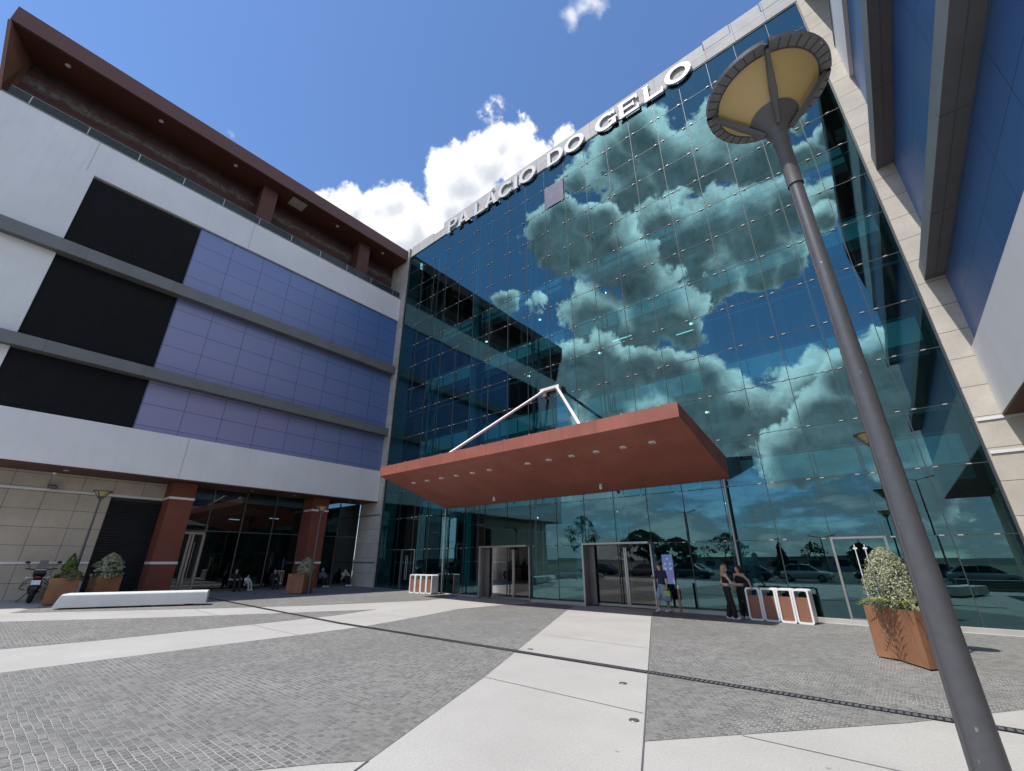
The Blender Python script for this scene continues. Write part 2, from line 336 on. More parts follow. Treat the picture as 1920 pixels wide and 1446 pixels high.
    tl = k.n('ShaderNodeBsdfTranslucent', {'Color': (.88, .70, .36)}); mx = k.n('ShaderNodeMixShader', {0: .45, 1: k.b.outputs[0], 2: tl.outputs[0]}); k.L.new(mx.outputs[0], k.out.inputs[0])
    # foliage
    def leaf(nm, c1, c2, tcol):
        k = NB(nm); p = k.pos(True); oi = k.n('ShaderNodeNewGeometry').outputs['Random Per Island']
        c = k.mix(oi, c1, c2); k.put(k.b.inputs['Base Color'], c); k.put(k.b.inputs['Roughness'], .55)
        tl = k.n('ShaderNodeBsdfTranslucent', {'Color': tcol}); mx = k.n('ShaderNodeMixShader', {0: .25, 1: k.b.outputs[0], 2: tl.outputs[0]}); k.L.new(mx.outputs[0], k.out.inputs[0])
    leaf('leaf_variegated', (.17, .20, .10), (.58, .58, .42), (.3, .35, .15))
    leaf('leaf_green', (.05, .09, .015), (.20, .26, .05), (.2, .3, .05))
    leaf('leaf_olive', (.10, .11, .04), (.26, .25, .12), (.2, .2, .08))
    leaf('leaf_dark', (.015, .03, .012), (.06, .085, .03), (.05, .09, .02))
    leaf('frond', (.22, .25, .05), (.50, .48, .16), (.4, .4, .1))
    def emit(nm, col, s):
        k = NB(nm); k.N.remove(k.b); e = k.n('ShaderNodeEmission', {'Color': col, 'Strength': s}); k.L.new(e.outputs[0], k.out.inputs[0])
    emit('lamp_on', (1.0, .95, .8), 2.5); emit('tube_on', (.75, .95, 1.0), 1.0)
    k = NB('screen_on'); k.N.remove(k.b); p = k.pos(True); sx = k.n('ShaderNodeSeparateXYZ', {0: p})
    c = k.mix(k.ramp(sx.outputs[2], 1.3, 1.95), (.95, .36, .72), (.70, .40, .85)); e = k.n('ShaderNodeEmission', {'Color': c, 'Strength': .5}); k.L.new(e.outputs[0], k.out.inputs[0])
    emit('screen_icon', (.8, .85, 1.0), 1.2)
make_materials()

# ------------------------------------------------------------------ mesh helpers
class MB:
    def __init__(s, keep=False): s.v = []; s.f = []; s.mi = []; s.cur = 0; s.keep = keep
    def add(s, vs, fs):
        o = len(s.v); s.v += [tuple(x) for x in vs]
        for f in fs: s.f.append([i + o for i in f]); s.mi.append(s.cur)
        return s
    def box(s, x0, y0, z0, x1, y1, z1):
        if x0 > x1: x0, x1 = x1, x0
        if y0 > y1: y0, y1 = y1, y0
        if z0 > z1: z0, z1 = z1, z0
        return s.add([(x0,y0,z0),(x1,y0,z0),(x1,y1,z0),(x0,y1,z0),(x0,y0,z1),(x1,y0,z1),(x1,y1,z1),(x0,y1,z1)],
                     [(0,3,2,1),(4,5,6,7),(0,1,5,4),(1,2,6,5),(2,3,7,6),(3,0,4,7)])
    def quad(s, a, b, c, d): return s.add([a, b, c, d], [(0, 1, 2, 3)])
    def prism(s, poly, vec):
        n = len(poly); P = [Vector(p) for p in poly]; V = Vector(vec)
        return s.add(P + [p + V for p in P], [tuple(range(n))[::-1], tuple(range(n, 2 * n))] + [(i, (i + 1) % n, n + (i + 1) % n, n + i) for i in range(n)])
    def tube(s, p0, p1, r0, r1=None, n=10, caps=True):
        r1 = r0 if r1 is None else r1; p0 = Vector(p0); p1 = Vector(p1); d = (p1 - p0).normalized()
        a = d.orthogonal().normalized(); b = d.cross(a)
        vs = []
        for p, r in ((p0, r0), (p1, r1)):
            for i in range(n):
                t = 2 * math.pi * i / n; vs.append(p + a * (r * math.cos(t)) + b * (r * math.sin(t)))
        fs = [(i, (i + 1) % n, n + (i + 1) % n, n + i) for i in range(n)]
        if caps: fs += [tuple(range(n))[::-1], tuple(range(n, 2 * n))]
        return s.add(vs, fs)
    def path(s, pts, r, n=8):
        for a, b in zip(pts, pts[1:]): s.tube(a, b, r, r, n)
        return s
    def lathe(s, prof, c=(0, 0), n=32, a0=0, a1=2 * math.pi, close=True):
        full = abs(a1 - a0 - 2 * math.pi) < 1e-6; m = n if full else n + 1; k = len(prof); vs = []
        for i in range(m):
            t = a0 + (a1 - a0) * i / n
            for r, z in prof: vs.append((c[0] + r * math.cos(t), c[1] + r * math.sin(t), z))
        fs = []
        for i in range(n):
            j = (i + 1) % m
            for q in range(k - 1): fs.append((i * k + q, j * k + q, j * k + q + 1, i * k + q + 1))
        return s.add(vs, fs)
    def ell(s, c, r, n=12, m=8, rot=None):
        vs = []; c = Vector(c)
        for i in range(m + 1):
            ph = math.pi * i / m
            for j in range(n):
                t = 2 * math.pi * j / n; p = Vector((r[0] * math.sin(ph) * math.cos(t), r[1] * math.sin(ph) * math.sin(t), r[2] * math.cos(ph)))
                if rot: p = rot @ p
                vs.append(c + p)
        return s.add(vs, [(i * n + j, (i + 1) * n + j, (i + 1) * n + (j + 1) % n, i * n + (j + 1) % n) for i in range(m) for j in range(n)])
    def mesh(s, name, off=Vector()):
        me = bpy.data.meshes.new(name); me.from_pydata([tuple(Vector(p) - off) for p in s.v], [], s.f)
        for p, i in zip(me.polygons, s.mi): p.material_index = i
        bm = bmesh.new(); bm.from_mesh(me); bmesh.ops.remove_doubles(bm, verts=bm.verts, dist=1e-5) if len(bm.verts) < 4000 else None
        bmesh.ops.recalc_face_normals(bm, faces=bm.faces) if len(bm.faces) < 20000 and not s.keep else None
        bm.to_mesh(me); bm.free()
        return me

def rootloc(o):
    v = Vector()
    while o: v = v + o.location; o = o.parent
    return v
def obj(name, mb, mat, parent=None, smooth=False, world=False, bevel=0.0):
    """one mesh object; world=True: vertices are given in world coordinates"""
    mats = mat if isinstance(mat, (list, tuple)) else [mat]
    me = mb.mesh(name, rootloc(parent) if (world and parent) else Vector())
    for m in mats: me.materials.append(MATS[m])
    if bevel:
        bm = bmesh.new(); bm.from_mesh(me); bmesh.ops.bevel(bm, geom=bm.edges[:], offset=bevel, segments=2, affect='EDGES', profile=.6); bm.to_mesh(me); bm.free()
    if smooth:
        me.polygons.foreach_set('use_smooth', [True] * len(me.polygons))
        me.set_sharp_from_angle(angle=rad(40))
    o = bpy.data.objects.new(name, me); COL.objects.link(o); o.parent = parent
    return o
def tag(o, label=None, cat=None, group=None, kind=None):
    if label: o['label'] = label
    if cat: o['category'] = cat
    if group: o['group'] = group
    if kind: o['kind'] = kind
    return o
def thing(name, label, cat, loc=(0, 0, 0), rz=0.0, group=None):
    o = bpy.data.objects.new(name, None); o.empty_display_size = .2; COL.objects.link(o); o.location = loc; o.rotation_euler = (0, 0, rz)
    return tag(o, label, cat, group)
def copy_tree(o, parent=None):
    c = o.copy(); COL.objects.link(c); c.parent = parent
    for ch in o.children: copy_tree(ch, c)
    return c
def gz(x): return 0.015 * max(0.0, min(-13.0 - x, 27.0))

# ------------------------------------------------------------------ ground
def sheet(name, poly, z, mat, label=None, thick=0):
    """flat sheet following the gentle fall of the plaza (crease at x = -13 and -40)"""
    bm = bmesh.new(); f = bm.faces.new([bm.verts.new((x, y, 0)) for x, y in poly])
    for cx in (-13.0, -40.0):
        bmesh.ops.bisect_plane(bm, geom=bm.verts[:] + bm.edges[:] + bm.faces[:], plane_co=(cx, 0, 0), plane_no=(1, 0, 0))
    for v in bm.verts: v.co.z = gz(v.co.x) + z
    bmesh.ops.recalc_face_normals(bm, faces=bm.faces)
    for f in bm.faces:
        if f.normal.z < 0: f.normal_flip()
    me = bpy.data.meshes.new(name); bm.to_mesh(me); bm.free(); me.materials.append(MATS[mat])
    o = bpy.data.objects.new(name, me); COL.objects.link(o); o['kind'] = 'structure'
    if label: o['label'] = label
    return o
sheet('ground', [(-1500, -1500), (1500, -1500), (1500, 1500), (-1500, 1500)], -.06, 'field')
sheet('plaza', [(-60, -11), (40, -11), (40, 40), (-60, 40)], 0, 'pale_concrete')
sheet('car_park_road', [(-90, -34), (70, -34), (70, -11.3), (-90, -11.3)], -.03, 'asphalt')
setts = [
 [(-4.15, 2.94), (-4.43, 2.63), (-8.2, -2.6), (-11.4, -7), (-11.6, -1), (-11.69, 1.01), (-11.84, 6.3), (-11.95, 7.88), (-12.3, 9.3), (-13.35, 12.78), (-13.15, 15.16), (-12.6, 16.95), (-10.75, 16.95), (-9.91, 15.04), (-5.48, 5.92)],
 [(-14.6, -4), (-14.5, 1.13), (-14.4, 2.74), (-14.57, 5.97), (-14.75, 8.53), (-15.36, 10.6), (-16.47, 7.95), (-17.98, 4.63), (-19.94, 1.34), (-22.5, -4)],
 [(-22.39, 1.63), (-24.36, 2.56), (-28.0, 6.0), (-28.0, 17.0), (-17.6, 17.0), (-17.2, 15.96), (-16.79, 14.15), (-18.31, 9.15), (-19.74, 6.26)],
 [(-6.62, 15.01), (-2.42, 4.98), (-.36, 7.4), (.73, 8.92), (4.2, 13.6), (5.1, 16.95), (-7.4, 16.95)]]
for i, p in enumerate(setts): sheet('cobble_paving', p, .004, 'granite_setts')
for k, (a, b) in enumerate([((-5.45, 5.86), (-2.79, 5.80)), ((-14.57, 5.93), (-11.87, 5.98)), ((-19.67, 5.99), (-17.3, 5.95)), ((-1.7, 5.78), (3, 5.72)), ((-7.25, 9.9), (-4.5, 9.8)), ((-13.6, 9.95), (-12.4, 9.95))]):
    d = .012; sheet('paving_joint', [(a[0], a[1] - d / 2), (b[0], b[1] - d / 2), (b[0], b[1] + d / 2), (a[0], a[1] + d / 2)], .005, 'seam_dark')
for a, b in [((-2.42, 4.98), (-.6, .6)), ((-4.15, 2.94), (-3.2, .9)), ((-6.62, 15.01), (-2.42, 4.98))]:
    d = Vector((b[1] - a[1], a[0] - b[0])).normalized() * .008
    sheet('paving_joint', [(a[0] - d.x, a[1] - d.y), (b[0] - d.x, b[1] - d.y), (b[0] + d.x, b[1] + d.y), (a[0] + d.x, a[1] + d.y)], .008, 'seam_dark')
# slot drain
def drain():
    o = sheet('drain_channel', [(-26, 7.70), (2.8, 7.70), (2.8, 7.86), (-26, 7.86)], .010, 'seam_dark')
    mb = MB(); x = -24.0
    while x < 2.7:
        z = gz(x); mb.box(x, 7.713, z + .0105, x + .022, 7.847, z + .014); x += .07
    for y in (7.700, 7.850): 
        mb.box(-13, y, .0105, 2.8, y + .010, .015)
    g = obj('drain_grating', mb, 'plastic_black'); g['kind'] = 'structure'
drain()
hl = MB()
n = 90
ring = []
for i in range(n):
    t = 2 * math.pi * i / n; h = 4 + 3 * noise.noise((math.cos(t) * 3, math.sin(t) * 3, 0)) + 1.0 * noise.noise((t * 9, 1, 2))
    ring.append((t, max(1.9, h)))
for i in range(n):
    (t0, h0), (t1, h1) = ring[i], ring[(i + 1) % n]; c0, s0, c1, s1 = math.cos(t0), math.sin(t0), math.cos(t1), math.sin(t1)
    hl.add([(420*c0, 420*s0, -1), (420*c1, 420*s1, -1), (520*c1, 520*s1, h1), (520*c0, 520*s0, h0), (620*c0, 620*s0, -1), (620*c1, 620*s1, -1)], [(0, 1, 2, 3), (3, 2, 5, 4)])
tag(obj('hills', hl, 'hill_green', smooth=True), kind='structure')
for (x, y) in [(-2.77, 5.5), (-6.30, 8.15), (-3.6, 6.9)]:
    st = MB(); st.lathe([(0, .004), (.030, .004), (.034, .006), (.055, .006), (.060, .0)], (0, 0), 20)
    o = obj('ground_stud', st, 'steel_dark'); o.location = (x, y, .004)
    tag(o, {-2.77: 'small round steel stud set in the pale path beside the cobbles', -6.30: 'small round steel stud just beyond the slot drain', -3.6: 'small round steel stud in the path between joint and drain'}[x], 'ground stud', 'studs in the paving')

# ------------------------------------------------------------------ glass atrium
GX = [-25.6, -23.7, -22.2, -20.75, -19.25, -17.75, -16.27, -14.74, -13.26, -11.73, -10.24, -8.78, -7.30, -5.84, -4.38, -2.92, -1.47, -.17, 1.25, 2.55]
GZ = [.12, 2.35, 4.2, 5.95, 7.73, 9.5, 11.3, 13.05, 14.87, 16.62, 18.4, 20.2, 21.95, 23.7, 25.36]
GY = 17.3
DOORS = {(6, 0), (7, 0), (10, 0), (11, 0), (16, 0)}
def cpx(p):
    q = cam.matrix_world.inverted() @ Vector(p); return (q.x / -q.z * 808 + 960, 723 - q.y / -q.z * 808)
def atrium():
    bpy.context.view_layer.update()
    t = thing('glass_building', 'tall teal glass entrance hall with pale stone parapet between two wings', 'building', (-11.5, GY, 0))
    # panes
    items = []
    for i in range(len(GX) - 1):
        for j in range(len(GZ) - 1):
            if (i, j) in DOORS: continue
            c = ((GX[i] + GX[i+1]) / 2, GY, (GZ[j] + GZ[j+1]) / 2)
            ps = [cpx((GX[i], GY, GZ[j])), cpx((GX[i+1], GY, GZ[j])), cpx((GX[i+1], GY, GZ[j+1])), cpx((GX[i], GY, GZ[j+1]))]
            ar = abs(sum(ps[k][0] * ps[(k+1) % 4][1] - ps[(k+1) % 4][0] * ps[k][1] for k in range(4)) / 2)
            items.append((ar, i, j))
    items.sort(reverse=True)
    rest = MB(True)
    for k, (ar, i, j) in enumerate(items):
        g = .007; x0, x1, z0, z1 = GX[i] + g, GX[i+1] - g, GZ[j] + g, GZ[j+1] - g
        a = random.gauss(0, .0013); b = random.gauss(0, .0013); cx, cz = (x0 + x1) / 2, (z0 + z1) / 2
        P = [(x, GY + a * (x - cx) + b * (z - cz), z) for x, z in ((x0, z0), (x1, z0), (x1, z1), (x0, z1))]
        if k < 99: m = MB(True); m.quad(*P); o = obj('glass_pane', m, 'curtain_glass', t, world=True)
        else: rest.quad(*P)
        if (i, j) == (8, 12): pass
    o = obj('glass_panes', rest, 'curtain_glass', t, world=True); o['kind'] = 'stuff'
    jm = MB()
    for i, x in enumerate(GX[1:-1]): jm.box(x - .011, GY - .012, .12, x + .011, GY + .05, 25.35)
    for z in GZ[1:-1]: jm.box(GX[0], GY - .008, z - .010, GX[-1], GY + .04, z + .010)
    jm.box(GX[0] - .03, GY - .03, .1, GX[0] + .03, GY + .08, 25.36); jm.box(GX[-1] - .035, GY - .05, .1, GX[-1] + .02, GY + .08, 25.36)
    obj('glazing_joint', jm, 'joint_dark', t, world=True)
    cl = []
    for i, x in enumerate(GX[1:-1]):
        for z in GZ[1:-1]:
            for s in (-1, 1):
                c = (x + s * .19, GY - .035, z); q = cam.matrix_world.inverted() @ Vector(c); cl.append((-q.z, c))
    for z in GZ[1:-1]:
        c = (GX[-1] - .42, GY - .035, z); q = cam.matrix_world.inverted() @ Vector(c); cl.append((-q.z, c))
    cl.sort(); rest = MB()
    for k, (d, (x, y, z)) in enumerate(cl):
        m = MB() if k < 99 else rest
        m.box(x - .055, y - .012, z - .016, x + .055, y + .026, z + .016)
        if k < 99: obj('glass_clamp', m, 'clamp_steel', t, world=True)
    o = obj('glass_clamps', rest, 'clamp_steel', t, world=True); o['kind'] = 'stuff'
    # one replaced pane
    m = MB(); m.quad((-11.62, GY - .03, 22.05), (-10.35, GY - .03, 22.05), (-10.35, GY - .03, 23.6), (-11.62, GY - .03, 23.6))
    # plinth
    m = MB(); m.box(-25.6, GY - .16, -.1, -16.29, GY + .25, .117 + .0); m.box(-13.2, GY - .16, -.1, -10.3, GY + .25, .117); m.box(-7.25, GY - .16, -.1, 2.55, GY + .25, .117)
    obj('plinth', m, 'kerb_stone', t, world=True)
    # cornice : lower course, stepped upper course
    m = MB(); m.box(-25.4, 17.24, 25.44, 3.25, 18.6, 26.21); obj('cornice', m, 'cornice_stone', t, world=True)
    m = MB()
    for x0, x1, z1, y0 in [(-24.98, -22.33, 26.02, 16.97), (-22.3, -21.1, 25.86, 17.4), (-21.08, -1.40, 26.34, 16.96), (-1.36, -.13, 26.48, 16.94), (-.10, 1.23, 26.48, 16.965), (1.27, 3.2, 26.5, 16.94)]:
        m.box(x0 * 1.0172, y0 + .29, 26.222, x1 * 1.0172, 18.4, z1 + .41)
    obj('parapet', m, 'cornice_stone', t, world=True)
    m = MB(); m.box(-25.6, 17.262, 25.37, 2.6, 17.5, 25.436); obj('shadow_gap', m, 'joint_dark', t, world=True)
    # pilasters
    m = MB(); m.box(-28.1, 17.16, -.1, -25.62, 18.4, 26.4); obj('pilaster', m, 'stone_pilaster', t, world=True)
    m = MB(); m.box(2.57, 17.16, -.1, 5.3, 18.4, 26.9); obj('pilaster', m, 'stone_pilaster', t, world=True)
    for z in (1.58, 4.5):
        m = MB(); m.box(-28.08, 17.13, z, -25.64, 17.157, z + .09); obj('pilaster_strip', m, 'ledge_face', t, world=True)
    for z in (1.58, 4.38, 5.30):
        m = MB(); m.box(2.6, 17.13, z, 5.3, 17.157, z + .075); obj('pilaster_strip', m, 'white_paint', t, world=True)
    # interior
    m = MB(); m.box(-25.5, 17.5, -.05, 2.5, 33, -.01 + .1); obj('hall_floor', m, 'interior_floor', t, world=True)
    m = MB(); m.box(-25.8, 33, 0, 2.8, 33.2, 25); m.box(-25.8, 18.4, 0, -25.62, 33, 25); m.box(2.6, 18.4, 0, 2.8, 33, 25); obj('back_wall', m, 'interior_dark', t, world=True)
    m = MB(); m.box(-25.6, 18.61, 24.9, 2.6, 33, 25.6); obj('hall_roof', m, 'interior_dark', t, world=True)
    for lv, (z, y0) in enumerate([(4.75, 20.6), (9.05, 20.0), (14.05, 20.0), (19.2, 21.5)]):
        m = MB(); m.box(-25.6, y0, z - .55, 2.6, 32.9, z); obj('gallery_floor', m, 'slab_grey', t, world=True)
        b = MB(); b.box(-25.6, y0 + .02, z + .004, 2.6, y0 + .05, z + .98); bo = obj('balustrade', b, 'balustrade_pale', t, world=True)
        r = MB(); r.tube((-25.6, y0 - .02, z + 1.05), (2.6, y0 - .02, z + 1.05), .035)
        x = -25
        while x < 2.5: r.box(x, y0 - .03, z - .2, x + .04, y0 + .015, z + 1.02); x += 1.46
        obj('handrail', r, 'mast_steel', bo, world=True)
        for x in (-22, -16.5, -11, -5.5):
            l = MB(); l.lathe([(0, z - .556), (.09, z - .556), (.09, z - .60), (0, z - .60)], (x, y0 + 1.6), 14); obj('ceiling_light', l, 'lamp_on', t, world=True)
    for x in (-19.5, -11.7, -4.4):
        m = MB(); m.tube((x, 19.4, .1), (x, 19.4, 24.6), .36, .36, 20); obj('column', m, 'mast_steel', t, smooth=True, world=True)
    for i in range(2, 19, 3):
        x = GX[i]; m = MB()
        m.tube((x, 17.75, .1), (x, 17.75, 24.6), .07, .07, 8); m.tube((x, 18.35, .1), (x, 18.35, 24.6), .05, .05, 8)
        for j, z in enumerate(GZ[1:-1]):
            m.tube((x, 17.36, z), (x, 18.35, z), .022, .022, 6); m.tube((x, 17.75, z), (x, 18.35, GZ[j + 2]), .02, .02, 6)
        obj('truss_mast', m, 'mast_steel', t, world=True)
    for z in (6.0, 11.3, 16.62, 21.95):
        m = MB(); m.tube((-25.5, 17.9, z), (2.5, 17.9, z), .06, .06, 8); obj('brace_tube', m, 'mast_steel', t, world=True)
    for x, y, z, w in [(-9, 19.2, 12.6, 1.1), (-6.5, 22, 13.3, 1.2)]:
        m = MB(); m.box(x, y, z, x + w, y + .05, z + .03); obj('light_tube', m, 'tube_on', t, world=True)
    # doors
    def slide_door(x0, x1, xm):
        d = MB(); zt = 2.33
        d.box(x0 - .03, 16.92, .0, x0 + .05, 17.6, zt); d.box(x1 - .05, 17.18, .0, x1 + .0, 17.6, zt); d.box(x0 - .03, 16.92, zt, x1, 17.6, zt + .07)
        f = obj('door', d, 'steel_brushed', t, world=True)
        j = MB(); j.box(x0 + .052, 17.30, .05, x0 + .36, 17.36, zt - .003); obj('jamb_panel', j, 'steel_dark', f, world=True)
        q = MB(); q.box(xm - .035, 17.40, .03, xm + .035, 17.46, zt - .005); q.box(xm + .05, 17.40, .03, xm + .10, 17.46, zt - .005)
        q.box(x0 + .37, 17.40, .03, xm - .04, 17.45, .12); q.box(xm + .11, 17.40, .03, x1 - .06, 17.45, .12); obj('door_frame', q, 'steel_brushed', f, world=True)
        for a, b in ((x0 + .37, xm - .036), (xm + .102, x1 - .055)):
            g = MB(); g.quad((a, 17.425, .125), (b, 17.425, .125), (b, 17.425, zt - .01), (a, 17.425, zt - .01)); obj('door_glass', g, 'clear_glass', f, world=True)
        s = MB(); s.box(xm - .12, 17.33, zt - .12, xm + .18, 17.395, zt - .01); obj('motion_sensor', s, 'plastic_black', f, world=True)
    slide_door(-16.27, -13.26, -14.45); slide_door(-10.24, -7.30, -8.55)
    d = MB(); x0, x1, zt = -1.47, -.17, 2.35
    d.box(x0 - .03, 17.22, .12, x0 + .03, 17.34, zt + .03); d.box(x1 - .03, 17.22, .12, x1 + .03, 17.34, zt + .03); d.box(x0 + .032, 17.225, zt - .03, x1 - .032, 17.335, zt + .03); d.box(x0 + .032, 17.225, .12, x1 - .032, 17.335, .15)
    f = obj('door', d, 'steel_brushed', t, world=True)
    for a, b in ((x0 + .032, -.83), (-.81, x1 - .032)):
        g = MB(); g.quad((a, 17.29, .152), (b, 17.29, .152), (b, 17.29, zt - .035), (a, 17.29, zt - .035)); obj('door_glass', g, 'curtain_glass', f, world=True)
    for x in (-.94, -.70):
        h = MB(); h.tube((x, 17.20, .75), (x, 17.20, 2.15), .014); h.box(x - .05, 17.19, 2.02, x + .05, 17.26, 2.07); h.box(x - .02, 17.19, .78, x + .02, 17.26, .82); obj('handle', h, 'steel_white', f, world=True)
    m = MB(); m.box(-.79, 17.24, .9, -.62, 17.27, 1.3); obj('door_notice', m, 'screen_icon' if False else 'cloth_blue', f, world=True)
    d = MB(); x0, x1 = -23.1, -21.85
    for a in (x0, x1): d.box(a - .025, 17.23, .15, a + .025, 17.29, 2.36)
    d.box(x0 + .027, 17.235, 2.31, x1 - .027, 17.285, 2.355); f = obj('door', d, 'steel_brushed', t, world=True)
    h = MB()
    for x in (-22.55, -22.4): h.tube((x, 17.2, .7), (x, 17.2, 2.0), .016)
    obj('handle', h, 'steel_brushed', f, world=True)
    # push rails inside
    m = MB(); m.box(-16, 18.6, 1.30, 2.4, 18.66, 1.36); obj('inner_rail', m, 'plastic_black', t, world=True)
    return t
atrium()

# sign letters
def letter_strokes(ch, w):
    t = .20; P = []
    def R(x0, z0, x1, z1): P.append([(x0, z0), (x1, z0), (x1, z1), (x0, z1)])
    def ringp(cx, cz, rx, rz, tx, tz, a0, a1, n=22):
        o = [(cx + rx * math.cos(rad(a0 + (a1 - a0) * i / n)), cz + rz * math.sin(rad(a0 + (a1 - a0) * i / n))) for i in range(n + 1)]
        q = [(cx + (rx - tx) * math.cos(rad(a0 + (a1 - a0) * i / n)), cz + (rz - tz) * math.sin(rad(a0 + (a1 - a0) * i / n))) for i in range(n + 1)]
        for i in range(n): P.append([o[i], o[i+1], q[i+1], q[i]])
        return 'ring'
    s = .05
    if ch == 'I': R(.03, 0, .03 + t, 1); R(-.02, 0, t + .08, .06); R(-.02, .94, t + .08, 1)
    if ch == 'L': R(.05, 0, .05 + t, 1); R(.05 + t, 0, w, .16); R(w - .07, .16, w, .30); R(0, .94, t + .11, 1); R(0, 0, .05, .06)
    if ch == 'E': R(.05, 0, .05 + t, 1); R(.05 + t, 0, w, .15); R(.05 + t, .85, w - .03, 1); R(.05 + t, .43, w * .78, .57); R(w - .07, .15, w, .29); R(w - .10, .71, w - .03, .85); R(w * .78 - .06, .36, w * .78, .43); R(w * .78 - .06, .57, w * .78, .64); R(0, 0, .05, .06); R(0, .94, .05, 1)
    if ch == 'P': R(.05, 0, .05 + t, 1); ringp(w - .32, .70, .32, .30, .22, .15, -90, 90, 16); R(.05 + t, .86, w - .32, 1); R(.05 + t, .40, w - .32, .54); R(0, 0, .05, .06); R(.05 + t, 0, t + .12, .06); R(0, .94, .05, 1)
    if ch == 'D': R(.05, 0, .05 + t, 1); ringp(w - .52, .5, .52, .5, .25, .16, -90, 90, 20); R(.05 + t, .85, w - .52, 1); R(.05 + t, 0, w - .52, .15); R(0, 0, .05, .06); R(0, .94, .05, 1)
    if ch == 'O': ringp(w / 2, .5, w / 2, .52, .23, .165, 0, 360, 40)
    if ch in 'CG':
        ringp(w / 2, .5, w / 2, .52, .23, .165, 40, 322, 34)
        R(w - .17, .70, w - .07, .96)
        if ch == 'C': R(w - .17, .06, w - .07, .26)
        if ch == 'G': R(w - .24, .03, w - .05, .42); R(w - .44, .40, w + .02, .50)
    if ch in 'AÁ':
        c = w / 2; P.append([(.04, 0), (.04 + .22, 0), (c + .03, .84), (c - .11, 1)]); P.append([(w - .33, 0), (w - .03, 0), (c + .11, 1), (c - .11, 1), (c + .0, .80)])
        P.append([(.27, .22), (w - .28, .22), (w - .32, .36), (.33, .36)]); R(-.03, 0, .32, .06); R(w - .33, 0, w + .03, .06)
        if ch == 'Á': P.append([(c - .06, 1.07), (c + .06, 1.07), (c + .24, 1.26), (c + .06, 1.26)])
    return P
def sign():
    t = thing('building_sign', 'large white lettering PALÁCIO DO GELO along the roof edge of the glass hall', 'sign', (-11.2, 16.9, 24.68))
    for ch, x0, x1 in [('P', -20.33, -19.28), ('A', -19.25, -17.95), ('L', -17.50, -16.56), ('Á', -16.50, -15.24), ('C', -15.18, -13.92), ('I', -13.76, -13.45), ('O', -13.33, -11.95),
                       ('D', -11.09, -9.84), ('O', -9.74, -8.36), ('G', -7.58, -6.23), ('E', -6.10, -4.91), ('L', -4.62, -3.57), ('O', -3.42, -2.07)]:
        m = MB(); h = 1.17; w = (x1 - x0) / h * 1.0
        st = letter_strokes(ch, w)
        ringn = len(st)
        for k, P in enumerate(st):
            dz = .003 * (k % 9) if len(P) == 4 and ch not in 'O' else 0
            if ch in 'OCGPD' and k < 41 and abs(P[0][0] - P[1][0]) > 1e-6 and abs(P[0][1] - P[1][1]) > 1e-6: dz = .0
            y = 17.11 - dz
            m.prism([((x0 + x * h) * 1.0236, y, 25.17 + z * h * 1.0) for x, z in P], (0, .09 + dz, 0))
        o = obj('letter', m, 'sign_white', t, world=True)
sign()
tag(obj('replacement_panel', MB().box(-11.68, GY - .05, 22.0, -10.30, GY - .016, 23.66), 'panel_mauve'), 'dull purple-grey panel covering one pane below the sign', 'panel')

